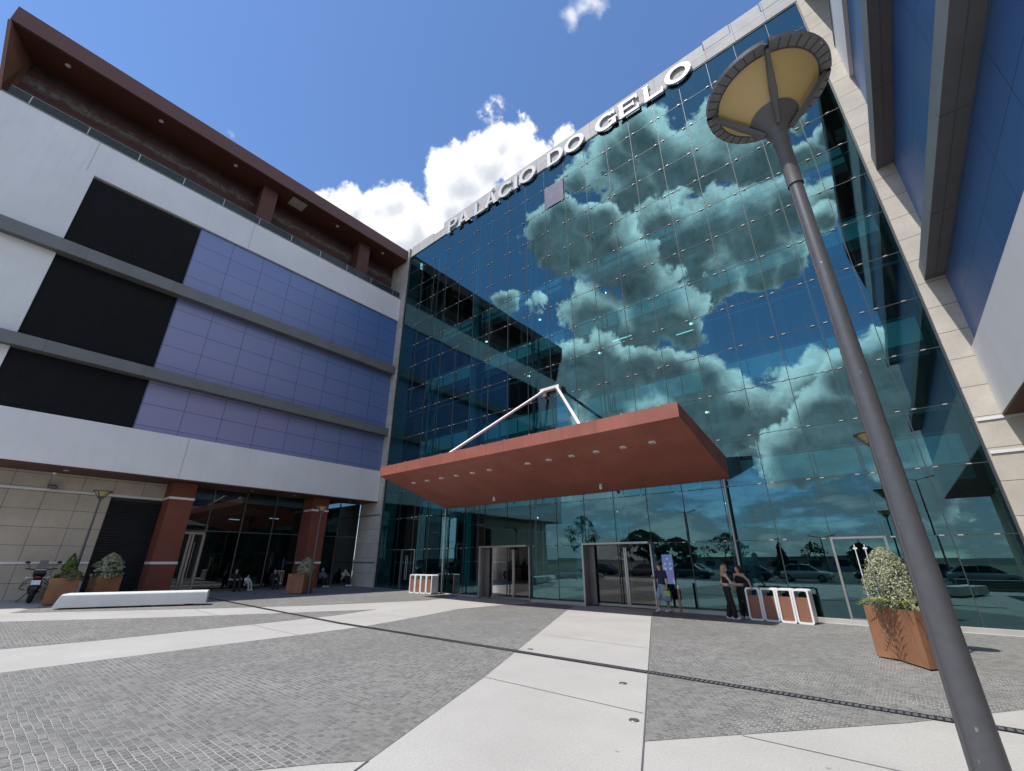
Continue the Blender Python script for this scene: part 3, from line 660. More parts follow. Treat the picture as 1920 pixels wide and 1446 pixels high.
# ------------------------------------------------------------------ canopy
def canopy():
    t = thing('entrance_canopy', 'flat rust red canopy tilted up over the glass entrance doors', 'canopy', (-11.66, 17.25, 4.48))
    x0, x1 = -19.32, -4.02; yf, zf, yb, zb = 12.64, 5.70, 17.24, 4.48
    m = MB(); th = .46
    m.prism([(x0, yf, zf), (x0, yf, zf + th), (x0, yb, zb + .80), (x0, yb, zb)], (x1 - x0, 0, 0)); obj('canopy_slab', m, 'canopy_red', t, world=True)
    s = MB()
    for k in range(1, 11):
        x = x0 + (x1 - x0) * k / 11; s.box(x - .006, yf - .004, zf + .01, x + .006, yf + .05, zf + th - .01)
    sl = (zb - zf) / (yb - yf); zc = lambda y: zf + sl * (y - yf)
    obj('fascia_seam', s, 'pillar_red', t, world=True)
    q = MB()
    for k in range(1, 11):
        x = x0 + (x1 - x0) * k / 11; q.prism([(x - .005, yf + .02, zc(yf + .02) - .002), (x + .005, yf + .02, zc(yf + .02) - .002), (x + .005, yb - .02, zc(yb - .02) - .002), (x - .005, yb - .02, zc(yb - .02) - .002)], (0, 0, .03))
    obj('soffit_joint', q, 'pillar_red', t, world=True)
    L = []
    for i in range(6): L.append(-18.02 + 1.042 * i); L.append(-10.70 + 1.058 * i)
    for x in L:
        y = 13.84; z = zc(y)
        r = MB(); r.lathe([(.062, z - .03), (.075, z - .035), (.12, z - .03), (.125, z + .02)], (x, y), 20); o = obj('downlight', r, 'steel_white', t, smooth=True, world=True)
        g = MB(); g.lathe([(0, z - .012), (.062, z - .012)], (x, y), 16); obj('lens', g, 'balustrade_pale', o, world=True)
    for x in (-14.92, -8.89):
        y = 16.49; z = zc(y); c = MB(); c.tube((x, y, z + .02), (x, y, z - .10), .06, .06, 12); c.ell((x, y, z - .13), (.075, .075, .075)); obj('dome_camera', c, 'steel_white', t, smooth=True, world=True)
    for x in (x0 + .13, x1 - .20):
        p = MB(); p.tube((x, 17.13, .1), (x, 17.13, 4.46), .045, .045, 10); obj('drain_pipe', p, 'steel_brushed', t, smooth=True, world=True)
    # tie rods from a bracket on the glass wall down to the canopy
    for xa, xb in ((-12.10, -15.75), (-11.22, -7.57)):
        r = MB(); a = Vector((xa, 17.05, 9.84)); b = Vector((xb, 13.15, 5.95)); d = (b - a).normalized(); r.tube(a, b, .070, .070, 14); r.tube(a - d * .12, a + d * .25, .09, .09, 14); obj('tie_rod', r, 'steel_white', t, smooth=True, world=True)
    b = MB(); b.box(-12.25, 16.98, 9.84, -11.08, 17.24, 9.99); b.box(-12.2, 17.1, 9.6, -12.0, 17.24, 9.84); b.box(-11.3, 17.1, 9.6, -11.1, 17.24, 9.84); obj('bracket', b, 'steel_white', t, world=True)
    for k in range(12):
        x = x0 + .6 + k * 1.28; s = MB(); s.tube((x, yf + .12, zf + th), (x, yf + .12, zf + th + .06), .02); obj('fixing', s, 'steel_white', t, world=True)
canopy()

# ------------------------------------------------------------------ wings
def wing(side):
    left = side < 0
    fx = (lambda d: -25.72 - d) if left else (lambda d: 2.76 + d)
    Y0, Y1 = -4.8, 17.14
    if left: t = thing('shopping_wing', 'left wing with white bands, lavender blue panels and brown overhanging roof', 'building', (fx(8), 6, gz(-28)))
    else: t = thing('shopping_wing', 'right wing seen steeply from below with blue panels and grey ledges', 'building', (fx(8), 6, 0))
    P = lambda n, m, mat, par=t, **k: obj(n, m, mat, par, world=True, **k)
    Bx = lambda m, d0, y0, z0, d1, y1, z1: m.box(fx(d0), y0, z0, fx(d1), y1, z1)
    w = MB(); Bx(w, .35, Y0, 5.42, 2.0, Y1, 7.455); P('white_wall', w, 'white_paint'); w = MB(); Bx(w, .35, Y0, 19.42, 1.4, Y1, 21.42)
    if left:
        Bx(w, .35, Y0, 7.46, 1.4, -1.08, 9.93); Bx(w, .35, Y0, 10.46, 1.4, -1.08, 14.70); Bx(w, .35, Y0, 15.32, 1.4, -1.08, 19.42)
        w.prism([(fx(.353), Y0 - .02, 5.42), (fx(16), Y0 - .02, 5.42), (fx(16), Y0 - .02, 25), (fx(2), Y0 - .02, 25), (fx(2), Y0 - .02, 21.42), (fx(.353), Y0 - .02, 21.42)], (0, .019, 0))
    P('white_wall', w, 'white_paint')
    s = MB()
    for y in ([6.0, -1.4] if left else [6.0, 1.0]): Bx(s, .345, y - .006, 19.45, .36, y + .006, 21.4); 
    for y in ([5.85] if left else [6.0]): Bx(s, .345, y - .006, 5.45, .36, y + .006, 7.43)
    P('wall_seam', s, 'seam_dark')
    bl = 3.58 if left else Y0
    for z0, z1 in ((7.46, 9.93), (10.46, 14.70), (15.32, 19.42)):
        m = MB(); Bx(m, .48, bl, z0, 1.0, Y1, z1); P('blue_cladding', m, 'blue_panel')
        if left:
            bk = MB(); Bx(bk, .62, -1.08, z0, 1.0, bl - .004, z1); lo = P('louvre', bk, 'louvre_black')
            sl = MB(); z = z0 + .02
            while z < z1 - .07:
                sl.prism([(fx(.47), -1.07, z), (fx(.47), -1.07, z + .014), (fx(.56), -1.07, z + .064), (fx(.56), -1.07, z + .050)], (0, bl + 1.06, 0)); z += .072
            obj('slats', sl, 'louvre_black', lo, world=True)
    for z0, z1 in ((9.94, 10.45), (14.71, 15.31)):
        m = MB(); Bx(m, .02, Y0, z0, .6, Y1, z1); le = P('ledge', m, 'ledge_grey')
        f = MB(); Bx(f, 0, Y0, z0 - .01, .018, Y1, z1 + .01); y = 3.61 - 3 * 3.42
        obj('ledge_face', f, 'ledge_face', le, world=True)
        g = MB(); Bx(g, .24, Y0, z0 - .006, .26, Y1, z0 - .001); y = Y0 + 1.2
        while y < Y1: Bx(g, -.003, y - .008, z0 - .012, .6, y + .008, z0 - .007); Bx(g, -.004, y - .008, z0 - .01, -.0008, y + .008, z1 + .008); y += 3.42
        obj('ledge_joint', g, 'seam_dark', le, world=True)
    # capping and terrace
    c = MB(); Bx(c, .32, Y0 - .03, 21.424, 1.42, Y1, 21.47); P('coping', c, 'ledge_face')
    p = MB(); Bx(p, 2.03, Y0, 21.3, 2.4, Y1, 25.1); P('terrace_wall', p, 'stained_brown')
    fl = MB(); Bx(fl, 1.42, Y0, 21.2, 2.03, Y1, 21.3); P('terrace_floor', fl, 'slab_grey')
    r = MB()
    r.prism([(fx(.03), -5.66, 25.14), (fx(.03), Y1 - .01, 25.14), (fx(17), Y1 - .01, 25.14), (fx(17), -5.66, 25.14)], (0, 0, .95)); P('roof', r, 'roof_brown')
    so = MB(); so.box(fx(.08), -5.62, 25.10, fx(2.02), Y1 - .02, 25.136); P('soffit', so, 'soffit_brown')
    e = MB(); e.prism([(fx(.06), -5.6, 25.098), (fx(.30), -4.75, 21.44), (fx(2.03), -4.75, 21.44), (fx(2.03), -4.75, 25.098)], (0, .0, 0.0)) if False else None
    e = MB(); A = [(fx(.06), -5.60, 25.095), (fx(.33), -4.83, 21.48), (fx(2.02), -4.78, 21.48), (fx(2.02), -4.78, 25.095)]
    e.add(A + [(x, y - .12, z) for x, y, z in A], [(0, 1, 2, 3), (7, 6, 5, 4), (0, 4, 5, 1), (1, 5, 6, 2), (2, 6, 7, 3), (3, 7, 4, 0)]); P('end_fin', e, 'fin_brown_lit')
    for y in (6.03, 13.24) if left else (13.24,):
        m = MB(); Bx(m, .88, y, 21.47, 1.9, y + .92, 25.095); P('roof_column', m, 'clad_brown')
    ys = [-3.6, .3, 4.2, 8.0, 11.2, 15.2]
    for y in ys:
        m = MB(); m.lathe([(0, 25.085), (.06, 25.085), (.11, 25.08), (.115, 25.11)], (fx(.75), y), 16); P('soffit_light', m, 'steel_white')
    m = MB(); Bx(m, .45, 7.75, 25.075, 1.35, 8.75, 25.098); P('soffit_patch', m, 'kerb_stone')
    if left:
        for y0, y1, z1 in ((1.9, 5.6, 23.0), (9.3, 13.1, 23.2), (14.4, 17.0, 23.0)):
            m = MB(); Bx(m, 2.0, y0, 21.3, 2.027, y1, z1); P('terrace_window', m, 'dark_glass')
    g = MB(); Bx(g, .62, Y0 + .1, 21.48, .635, Y1, 22.15); bo = P('balustrade', g, 'balustrade_glass')
    g = MB(); g.tube((fx(.628), Y0 + .1, 22.18), (fx(.628), Y1, 22.18), .025, .025, 8)
    y = Y0 + .8
    while y < Y1: Bx(g, .60, y - .015, 21.475, .66, y + .015, 22.16); y += 2.05
    obj('rail', g, 'steel_brushed', bo, world=True)
    # body behind
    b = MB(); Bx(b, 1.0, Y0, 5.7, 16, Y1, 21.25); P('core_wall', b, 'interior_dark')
    # ground floor
    zf = gz(-28) if left else 0
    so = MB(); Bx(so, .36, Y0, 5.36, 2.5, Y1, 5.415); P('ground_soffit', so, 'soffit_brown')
    if left:
        for y in (9.6, 12.0, 15.6, 2.0): 
            m = MB(); m.lathe([(0, 5.345), (.06, 5.345), (.10, 5.35), (.10, 5.37)], (fx(1.3), y), 14); P('soffit_light', m, 'steel_white')
    for y in (5.95, 13.22):
        m = MB(); Bx(m, 1.28, y, -.1, 2.5, y + 1.02, 5.355); po = P('pillar', m, 'pillar_clad')
        q = MB()
        for z in (1.56, 4.56): Bx(q, 1.25, y - .03, z, 2.3, y + 1.05, z + .11)
        obj('pillar_band', q, 'white_paint', po, world=True)
    if left:
        m = MB(); Bx(m, 2.38, Y0, -.1, 2.7, 3.94, 5.355); Bx(m, 2.38, 3.94, 4.52, 2.7, 5.94, 5.355); P('stone_wall', m, 'stone_wall')
        for z, y1 in ((4.56, 5.9), (1.58, 3.92)):
            q = MB(); Bx(q, 2.33, Y0, z, 2.378, y1, z + .09); P('wall_strip', q, 'white_paint')
        bk = MB(); Bx(bk, 2.50, 3.96, .1, 2.6, 5.93, 4.5); lo = P('louvre_door', bk, 'louvre_black')
        sl = MB(); z = .3
        while z < 4.4: sl.prism([(fx(2.39), 3.97, z), (fx(2.39), 3.97, z + .02), (fx(2.49), 3.97, z + .085), (fx(2.49), 3.97, z + .065)], (0, 1.94, 0)); z += .10
        obj('slats', sl, 'louvre_black', lo, world=True)
        f = MB()
        for a, b in ((8.15, 13.2), (14.25, 17.1)):
            n = round((b - a) / 1.45)
            for k in range(n + 1):
                y = a + (b - a) * k / n; Bx(f, 2.36, y - .02, zf + .1, 2.46, y + .02, 5.35)
            Bx(f, 2.365, a + .022, 3.18, 2.455, b - .022, 3.22); Bx(f, 2.30, a, zf - .1, 2.5, b, zf + .098)
        Bx(f, 2.365, 6.98, 3.15, 2.455, 8.13, 3.22)
        P('window_frame', f, 'steel_dark')
        for a, b in ((8.17, 13.2), (14.25, 17.1)):
            n = round((b - a) / 1.45)
            for k in range(n):
                y0 = a + (b - a) * k / n + .021; y1 = a + (b - a) * (k + 1) / n - .021
                for z0, z1 in ((zf + .1, 3.18), (3.22, 5.35)):
                    q = MB(); q.quad((fx(2.41), y0, z0), (fx(2.41), y1, z0), (fx(2.41), y1, z1), (fx(2.41), y0, z1)); P('shop_window', q, 'shop_glass')
        q = MB(); q.quad((fx(2.41), 6.99, 3.24), (fx(2.41), 8.13, 3.24), (fx(2.41), 8.13, 5.35), (fx(2.41), 6.99, 5.35)); P('shop_window', q, 'shop_glass')
        d = MB()
        for y in (7.0, 7.50, 7.64, 8.12): Bx(d, 2.30, y - .05, zf + .02, 2.40, y + .05, 3.0)
        Bx(d, 2.30, 7.0, 3.0, 2.40, 8.12, 3.12); Bx(d, 2.31, 7.06, zf + .02, 2.39, 7.45, zf + .22); Bx(d, 2.31, 7.69, zf + .02, 2.39, 8.07, zf + .22)
        do = P('door', d, 'steel_brushed')
        for a, b in ((7.05, 7.45), (7.69, 8.07)):
            q = MB(); q.quad((fx(2.35), a, zf + .22), (fx(2.35), b, zf + .22), (fx(2.35), b, 3.0), (fx(2.35), a, 3.0)); obj('door_glass', q, 'shop_glass', do, world=True)
        q = MB(); q.tube((fx(2.22), 7.42, .9), (fx(2.22), 7.42, 2.6), .02); q.tube((fx(2.22), 7.75, .9), (fx(2.22), 7.75, 2.6), .02); obj('handle', q, 'steel_brushed', do, world=True)
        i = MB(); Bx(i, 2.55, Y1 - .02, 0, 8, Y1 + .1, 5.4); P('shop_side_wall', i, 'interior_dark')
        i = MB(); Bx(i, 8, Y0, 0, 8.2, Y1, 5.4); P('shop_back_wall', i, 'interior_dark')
        i = MB(); Bx(i, 2.5, 5.5, zf - .1, 8, Y1, zf + .02); P('shop_floor', i, 'interior_floor')
        for y, z in ((9.4, 3.9), (11.6, 4.1)):
            l = MB(); Bx(l, 3.2, y, z, 3.25, y + .55, z + .05); P('shop_light', l, 'tube_on')
    else:
        m = MB(); Bx(m, 2.38, Y0, -.1, 2.7, Y1, 5.355); P('stone_wall', m, 'stone_wall')
wing(-1); wing(1)
def wall_bits():
    t = thing('wall_floodlight', 'grey floodlight on the stone wall strip beside the left louvre door', 'floodlight', (-28.04, 1.8, 4.68))
    m = MB(); m.prism([(.05, -.12, .02), (.45, -.05, -.06), (.45, -.05, .06), (.05, -.12, .16)], (0, .24, 0)); obj('housing', m, 'steel_dark', t)
    b = MB(); b.box(-.03, -.03, -.06, .06, .03, .04); obj('bracket', b, 'steel_brushed', t)
    t = thing('wall_camera', 'small pale camera high on the stone wall under the white band', 'camera', (-28.04, 1.75, 5.32))
    m = MB(); m.ell((.08, 0, 0), (.09, .07, .07)); obj('camera_dome', m, 'bin_white', t, smooth=True); b = MB(); b.box(-.06, -.05, -.05, .02, .05, .05); obj('bracket', b, 'bin_white', t)
wall_bits()
#@@PART2@@
# ------------------------------------------------------------------ lamps
def make_lamp():
    t = thing('plaza_lamp', 'x', 'lamp')
    p = MB(); p.lathe([(.0, .012), (.13, .012), (.13, .0)], n=24); obj('base_plate', p, 'lamp_grey', t)
    p = MB(); p.lathe([(.064, .012), (.054, .9), (.0425, 1.9), (.035, 3.0), (.031, 3.62)], n=28); po = obj('pole', p, 'lamp_grey', t, smooth=True)
    s = MB()
    for a in (.4, .4 + math.pi):
        pts = [((r + .0015) * math.cos(a), (r + .0015) * math.sin(a), z) for r, z in ((.064, .02), (.054, .9), (.0425, 1.9), (.035, 3.0), (.031, 3.6))]
        s.path(pts, .0035, 4)
    obj('weld_seam', s, 'lamp_dark', po)
    c = MB(); c.lathe([(.0375, 3.55), (.0375, 3.86), (.043, 3.87), (.043, 3.93), (.040, 3.94), (.0, 3.94)], n=24); obj('collar', c, 'lamp_dark', t, smooth=True)
    h = MB(); h.lathe([(.042, 3.925), (.058, 3.975), (.125, 4.065), (.120, 4.075), (.0, 4.075)], n=32); obj('hub', h, 'lamp_dark', t, smooth=True)
    b = MB(); b.lathe([(.10, 4.050), (.262, 4.262), (.268, 4.275), (.0, 4.275)], n=48); obj('bowl', b, 'opal_yellow', t, smooth=True)
    gap = .035
    for k in range(4):
        a0 = k * math.pi / 2 + gap; a1 = (k + 1) * math.pi / 2 - gap
        r = MB(); r.lathe([(.262, 4.268), (.262, 4.285), (.318, 4.300), (.330, 4.292), (.326, 4.270), (.262, 4.262)], n=16, a0=a0, a1=a1); ro = obj('rim', r, 'lamp_grey', t)
        j = MB()
        for q in range(1, 9):
            a = a0 + (a1 - a0) * q / 9; d = Vector((math.cos(a), math.sin(a), 0))
            j.tube(d * .268 + Vector((0, 0, 4.262)), d * .325 + Vector((0, 0, 4.269)), .0028, .0028, 4)
        j.lathe([(.2645, 4.2608), (.2715, 4.2614)], n=14, a0=a0 + .06, a1=a1 - .06); obj('rim_joint', j, 'plastic_black', ro)
        a = k * math.pi / 2; m = MB(); d = Vector((math.cos(a), math.sin(a), 0)); n = Vector((-d.y, d.x, 0))
        A = d * .055 + Vector((0, 0, 3.965)); B = d * .16 + Vector((0, 0, 4.095)); C = d * .285 + Vector((0, 0, 4.262))
        for (P, w0), (Q, w1) in (((A, .011), (B, .021)), ((B, .021), (C, .012))):
            u = Vector((d.x * .02, d.y * .02, -.014))
            m.add([P - n*w0, P + n*w0, Q + n*w1, Q - n*w1, P - n*w0*.6 + u, P + n*w0*.6 + u, Q + n*w1*.6 + u, Q - n*w1*.6 + u], [(0,1,2,3), (7,6,5,4), (0,4,5,1), (1,5,6,2), (2,6,7,3), (3,7,4,0)])
        obj('arm', m, 'lamp_dark', t)
    l = MB(); l.lathe([(.0, 4.33), (.20, 4.315), (.30, 4.296), (.30, 4.288), (0, 4.288)], n=40); obj('lid', l, 'lamp_grey', t, smooth=True)
    return t
lamp0 = make_lamp()
LG = 'dish headed lamps across the plaza'
for i, (x, y, a, lab) in enumerate([
    (.060, 2.31, .20, 'large grey lamp post with yellow dish head close on the right of the view'),
    (.20, 12.1, .2, 'lamp post hidden behind the near post and right planter with only its dish edge showing'),
    (-23.45, 12.0, .5, 'thin lamp post beside the single rust planter before the red pillar'),
    (-25.6, 3.25, .9, 'thin lamp post rising between the two rust planters by the stone wall')]):
    o = lamp0 if i == 0 else copy_tree(lamp0)
    o.location = (x, y, gz(x)); o.rotation_euler.z = a; o['label'] = lab; o['group'] = LG

# ------------------------------------------------------------------ planters and shrubs
def make_planter(w, d, h, lab):
    t = thing('planter', lab, 'planter', group='rust steel planters')
    m = MB(); e = .012
    m.prism([(-w/2, -d/2, .03), (w/2, -d/2, .03), (w/2, d/2, .03), (-w/2, d/2, .03)], (0, 0, .01))
    for a in ((-w/2, -d/2, w/2, -d/2 + e), (-w/2, d/2 - e, w/2, d/2), (-w/2, -d/2 + e + .001, -w/2 + e, d/2 - e - .001), (w/2 - e, -d/2 + e + .001, w/2, d/2 - e - .001)):
        m.box(a[0], a[1], .041, a[2], a[3], h)
    obj('box', m, 'corten', t)
    f = MB(); f.box(-w/2 + .05, -d/2 + .05, 0, w/2 - .05, d/2 - .05, .03); obj('foot', f, 'plastic_black', t)
    s = MB(); s.box(-w/2 + .02, -d/2 + .02, h - .14, w/2 - .02, d/2 - .02, h - .07); obj('soil', s, 'soil', t)
    return t
PL = []
for (x, y, a, w, d, h, lab) in [
    (-24.05, 11.8, rad(35), .85, 1.06, .94, 'single rust planter standing before the red pillar of the left wing'),
    (-24.95, 2.98, rad(83), .84, .80, .92, 'left one of the two rust planters behind the white bench end'),
    (-25.25, 4.22, rad(100), .80, .80, .92, 'right one of the two rust planters behind the white bench')]:
    o = make_planter(w, d, h, lab); o.location = (x, y, gz(x)); o.rotation_euler.z = a; PL.append(o)
def folded_planter():
    O = [(-.76, 11.69), (-.44, 11.52), (-.04, 10.83), (.30, 11.28), (-.22, 12.12)]
    c = (-.2, 11.45); h = .89
    t = thing('planter', 'folded rust planter on the right, partly behind the big lamp post', 'planter', (c[0], c[1], 0), group='rust steel planters')
    P = [(x - c[0], y - c[1]) for x, y in O]; Q = [(x * .965, y * .965) for x, y in P]; n = len(P); m = MB()
    vs = [(x, y, .03) for x, y in P] + [(x, y, h) for x, y in P] + [(x, y, h) for x, y in Q] + [(x, y, .05) for x, y in Q]
    m.add(vs, [(q * n + k, q * n + (k + 1) % n, (q + 1) * n + (k + 1) % n, (q + 1) * n + k) for q in range(3) for k in range(n)] + [tuple(range(n)), tuple(range(3 * n, 4 * n))]); obj('box', m, 'corten', t)
    m = MB(); m.prism([(x * .9, y * .9, 0) for x, y in P], (0, 0, .03)); obj('foot', m, 'plastic_black', t)
    m = MB(); m.prism([(x * .955, y * .955, h - .14) for x, y in P], (0, 0, .07)); obj('soil', m, 'soil', t)
    w = MB(); w.tube((P[1][0], P[1][1], .04), (P[1][0], P[1][1], h - .01), .008, .008, 6); obj('weld', w, 'bin_brown', t)
folded_planter()
def leaf_cloud(rng, nleaf, fr, size, up=.35, aspect=2.0, clump=0):
    """leaves scattered over shells of a crown; fr(t, phi) -> radius at height t in 0..1"""
    m = MB(); H = fr['h']; cl = []
    for _ in range(clump): cl.append((rng.random() ** .8, rng.random() * 2 * math.pi, rng.uniform(.6, 1.25)))
    for k in range(nleaf):
        if clump:
            t, ph, rr = cl[rng.randrange(clump)]; t = min(1, max(0, t + rng.gauss(0, .035))); ph += rng.gauss(0, .16); rr = rr ** .5
        else: t = rng.random(); ph = rng.random() * 2 * math.pi; rr = 1
        R = fr['r'](t) * rr * (.55 + .5 * rng.random() ** .35)
        R *= 1 + .22 * noise.noise((math.cos(ph) * 2.2, math.sin(ph) * 2.2, t * 4 + fr.get('seed', 0)))
        c = Vector((R * math.cos(ph), R * math.sin(ph), t * H))
        n = Vector((math.cos(ph), math.sin(ph), up)).normalized(); n = (n + Vector((rng.gauss(0, .5), rng.gauss(0, .5), rng.gauss(0, .5)))).normalized()
        a = n.orthogonal().normalized(); a = Matrix.Rotation(rng.random() * 6.28, 3, n) @ a; b = n.cross(a); s = size * rng.uniform(.6, 1.3)
        m.add([c - a * s, c + b * s / aspect, c + a * s, c - b * s / aspect], [(0, 1, 2, 3)])
    return m
def shrub(name, lab, x, y, z, h, r, mat, nleaf, size, seed, prof='egg', group='shrubs in the planters', clump=90):
    rng = random.Random(seed); t = thing(name, lab, 'shrub', (x, y, z), group=group)
    if prof == 'egg': R = lambda u: r * (max(0.0, math.sin(math.pi * min(1, (u * .86 + .14)) ** .8)) ** .62)
    elif prof == 'cone': R = lambda u: r * (1.02 - u) ** .8
    else: R = lambda u: r * math.sqrt(max(0, 1 - u * u))
    m = leaf_cloud(rng, nleaf, {'h': h, 'r': R, 'seed': seed}, size, clump=clump)
    obj('foliage', m, mat, t)
    s = MB(); s.tube((0, 0, -.12), (0, 0, h * .8), .025, .01, 6)
    for k in range(7):
        a = k * 2.4; s.tube((0, 0, h * .1 * k), (R(.1 * k + .1) * .7 * math.cos(a), R(.1 * k + .1) * .7 * math.sin(a), h * (.1 * k + .15)), .012, .004, 5)
    obj('stem', s, 'bark', t)
    return t
shrub('variegated_shrub', 'egg shaped cream and green shrub in the folded right planter', -.24, 11.52, .80, 1.14, .40, 'leaf_variegated', 9500, .021, 3, clump=420)
shrub('variegated_shrub', 'cream and green shrub in the single planter before the red pillar', -23.95, 11.95, .94, .92, .42, 'leaf_variegated', 2600, .042, 5)
shrub('variegated_shrub', 'pale cream shrub in the right one of the pair of planters by the stone wall', -25.2, 4.2, 1.0, 1.0, .48, 'leaf_variegated', 3000, .045, 6)
shrub('conifer_shrub', 'bright green pointed conifer in the left planter by the stone wall', -25.1, 3.0, 1.0, .95, .36, 'leaf_green', 2600, .040, 8, 'cone')
shrub('round_shrub', 'low olive green mound at the front of the left planter by the stone wall', -24.72, 3.12, 1.0, .36, .34, 'leaf_olive', 1500, .035, 9, 'dome')
def fronds(x, y, z, n, L, seed, lab):
    rng = random.Random(seed); t = thing('cycad', lab, 'plant', (x, y, z), group='spiky fronds in the planters'); 
    for k in range(n):
        a = k * 2 * math.pi / n + rng.uniform(-.2, .2); m = MB(); d = Vector((math.cos(a), math.sin(a), 0)); sd = Vector((-d.y, d.x, 0)); l = L * rng.uniform(.8, 1.15); pr = None
        for q in range(15):
            u = q / 14; p = d * (l * u) + Vector((0, 0, l * (.75 * u - .72 * u * u)))
            if pr is not None:
                m.tube(pr, p, .006, .005, 4)
                for s in (-1, 1):
                    w = .13 * math.sin(math.pi * min(1, u * .9 + .1)) + .02; tip = p + sd * s * w + d * .05 + Vector((0, 0, .035))
                    m.add([p, p + d * .016, tip], [(0, 1, 2)])
            pr = p
        obj('frond', m, 'frond', t)
fronds(-.20, 11.28, .92, 12, .62, 1, 'yellow green fronds spilling over the folded right planter')
fronds(-23.75, 11.45, .98, 9, .42, 2, 'green fronds at the front of the planter before the red pillar')
shrub('round_shrub', 'low pale leaved mound between the fronds of the folded right planter', .06, 11.30, .82, .22, .20, 'leaf_variegated', 1100, .03, 12, 'dome')

# ------------------------------------------------------------------ benches
def make_bench():
    t = thing('bench', 'x', 'bench', group='long white benches'); L, Wd = 4.5, .72; m = MB()
    pr = [(-.33, .06), (-.36, .45), (-.335, .50), (.335, .50), (.36, .45), (.33, .06)]
    n = 6; vs = []; fs = []
    for q, (x, sc) in enumerate([(-L/2 + .12, .93), (-L/2, 1), (-L/2 + .0, 1), (L/2, 1), (L/2 - .12, .93)][1:4:1]): pass
    top = L / 2; bot = L / 2 - .16
    ends = []
    ends = [[(-top + .08 + .15 * (z - .06) / .38 * .9 + (.05 if z > .46 else 0), y, z) for y, z in pr], [(top - (.03 if z > .46 else 0), y, z) for y, z in pr]]
    m.add(ends[0] + ends[1], [tuple(range(n)), tuple(range(2 * n - 1, n - 1, -1))] + [(i, n + i, n + (i + 1) % n, (i + 1) % n) for i in range(n)])
    obj('seat_block', m, 'bench_white', t, bevel=.012)
    for x in (-1.5, .35, 1.7):
        f = MB(); f.box(x - .12, -.2, 0, x + .12, .2, .06); obj('foot', f, 'plastic_black', t)
    return t
b0 = make_bench()
for i, (x, y, a, lab) in enumerate([(-22.08, 4.72, math.atan2(4.16, 1.69), 'long white concrete bench on the left in front of the rust planters'),
                                    (-23.4, -3.4, 2.4, 'white bench beyond the left edge, seen mirrored beside the second door'),
                                    (2.3, .1, 1.9, 'white bench behind the near lamp post, seen mirrored at the lower right')]):
    o = b0 if i == 0 else copy_tree(b0); o.location = (x, y, gz(x)); o.rotation_euler.z = a; o['label'] = lab

# ------------------------------------------------------------------ recycling bins
def make_bin():
    t = thing('recycling_bin', 'x', 'bin', group='white framed recycling bins'); w, h, d = .425, .92, .46
    def rr(w, h, r, n=6):
        P = []
        for cx, cz, a in ((w/2 - r, h - r, 0), (-w/2 + r, h - r, 90), (-w/2 + r, r, 180), (w/2 - r, r, 270)):
            for k in range(n + 1): P.append((cx + r * math.cos(rad(a + 90 * k / n)), cz + r * math.sin(rad(a + 90 * k / n))))
        return P
    o = rr(w, h, .075); i = [(x, z + .05) for x, z in rr(w - .10, h - .10, .04)]; n = len(o); m = MB()
    vs = [(x, y, z) for y in (0, d) for P in (o, i) for x, z in P]; fs = []
    for k in range(n):
        j = (k + 1) % n
        fs += [(k, j, n + j, n + k), (2*n + k, 3*n + k, 3*n + j, 2*n + j), (k, 2*n + k, 2*n + j, j), (n + k, n + j, 3*n + j, 3*n + k)]
    m.add(vs, fs); obj('frame', m, 'bin_white', t, smooth=True)
    p = MB(); p.box(-w/2 + .055, .05, .056, w/2 - .055, .07, .70); obj('front_panel', p, 'bin_brown', t)
    p = MB(); p.box(-w/2 + .055, d - .08, .056, w/2 - .055, d - .06, .62); obj('back_panel', p, 'bin_brown', t)
    p = MB(); p.box(-w/2 + .07, .08, .06, w/2 - .07, d - .09, .56); obj('liner', p, 'plastic_black', t)
    return t
bn = make_bin(); first = True
for side, x0, y0, dx, dy, where in (('R', -3.80, 16.34, .436, -.035, 'in the right row'), ('L', -20.55, 16.22, .44, .02, 'in the left row')):
    for k, nm in enumerate(('first', 'second', 'third', 'last')):
        o = bn if first else copy_tree(bn); first = False
        o.location = (x0 + dx * k, y0 + dy * k, gz(x0)); o.rotation_euler.z = rad(-4.5) if side == 'R' else rad(2.5)
        o['label'] = 'white framed brown bin, %s from the left %s' % (nm, where)
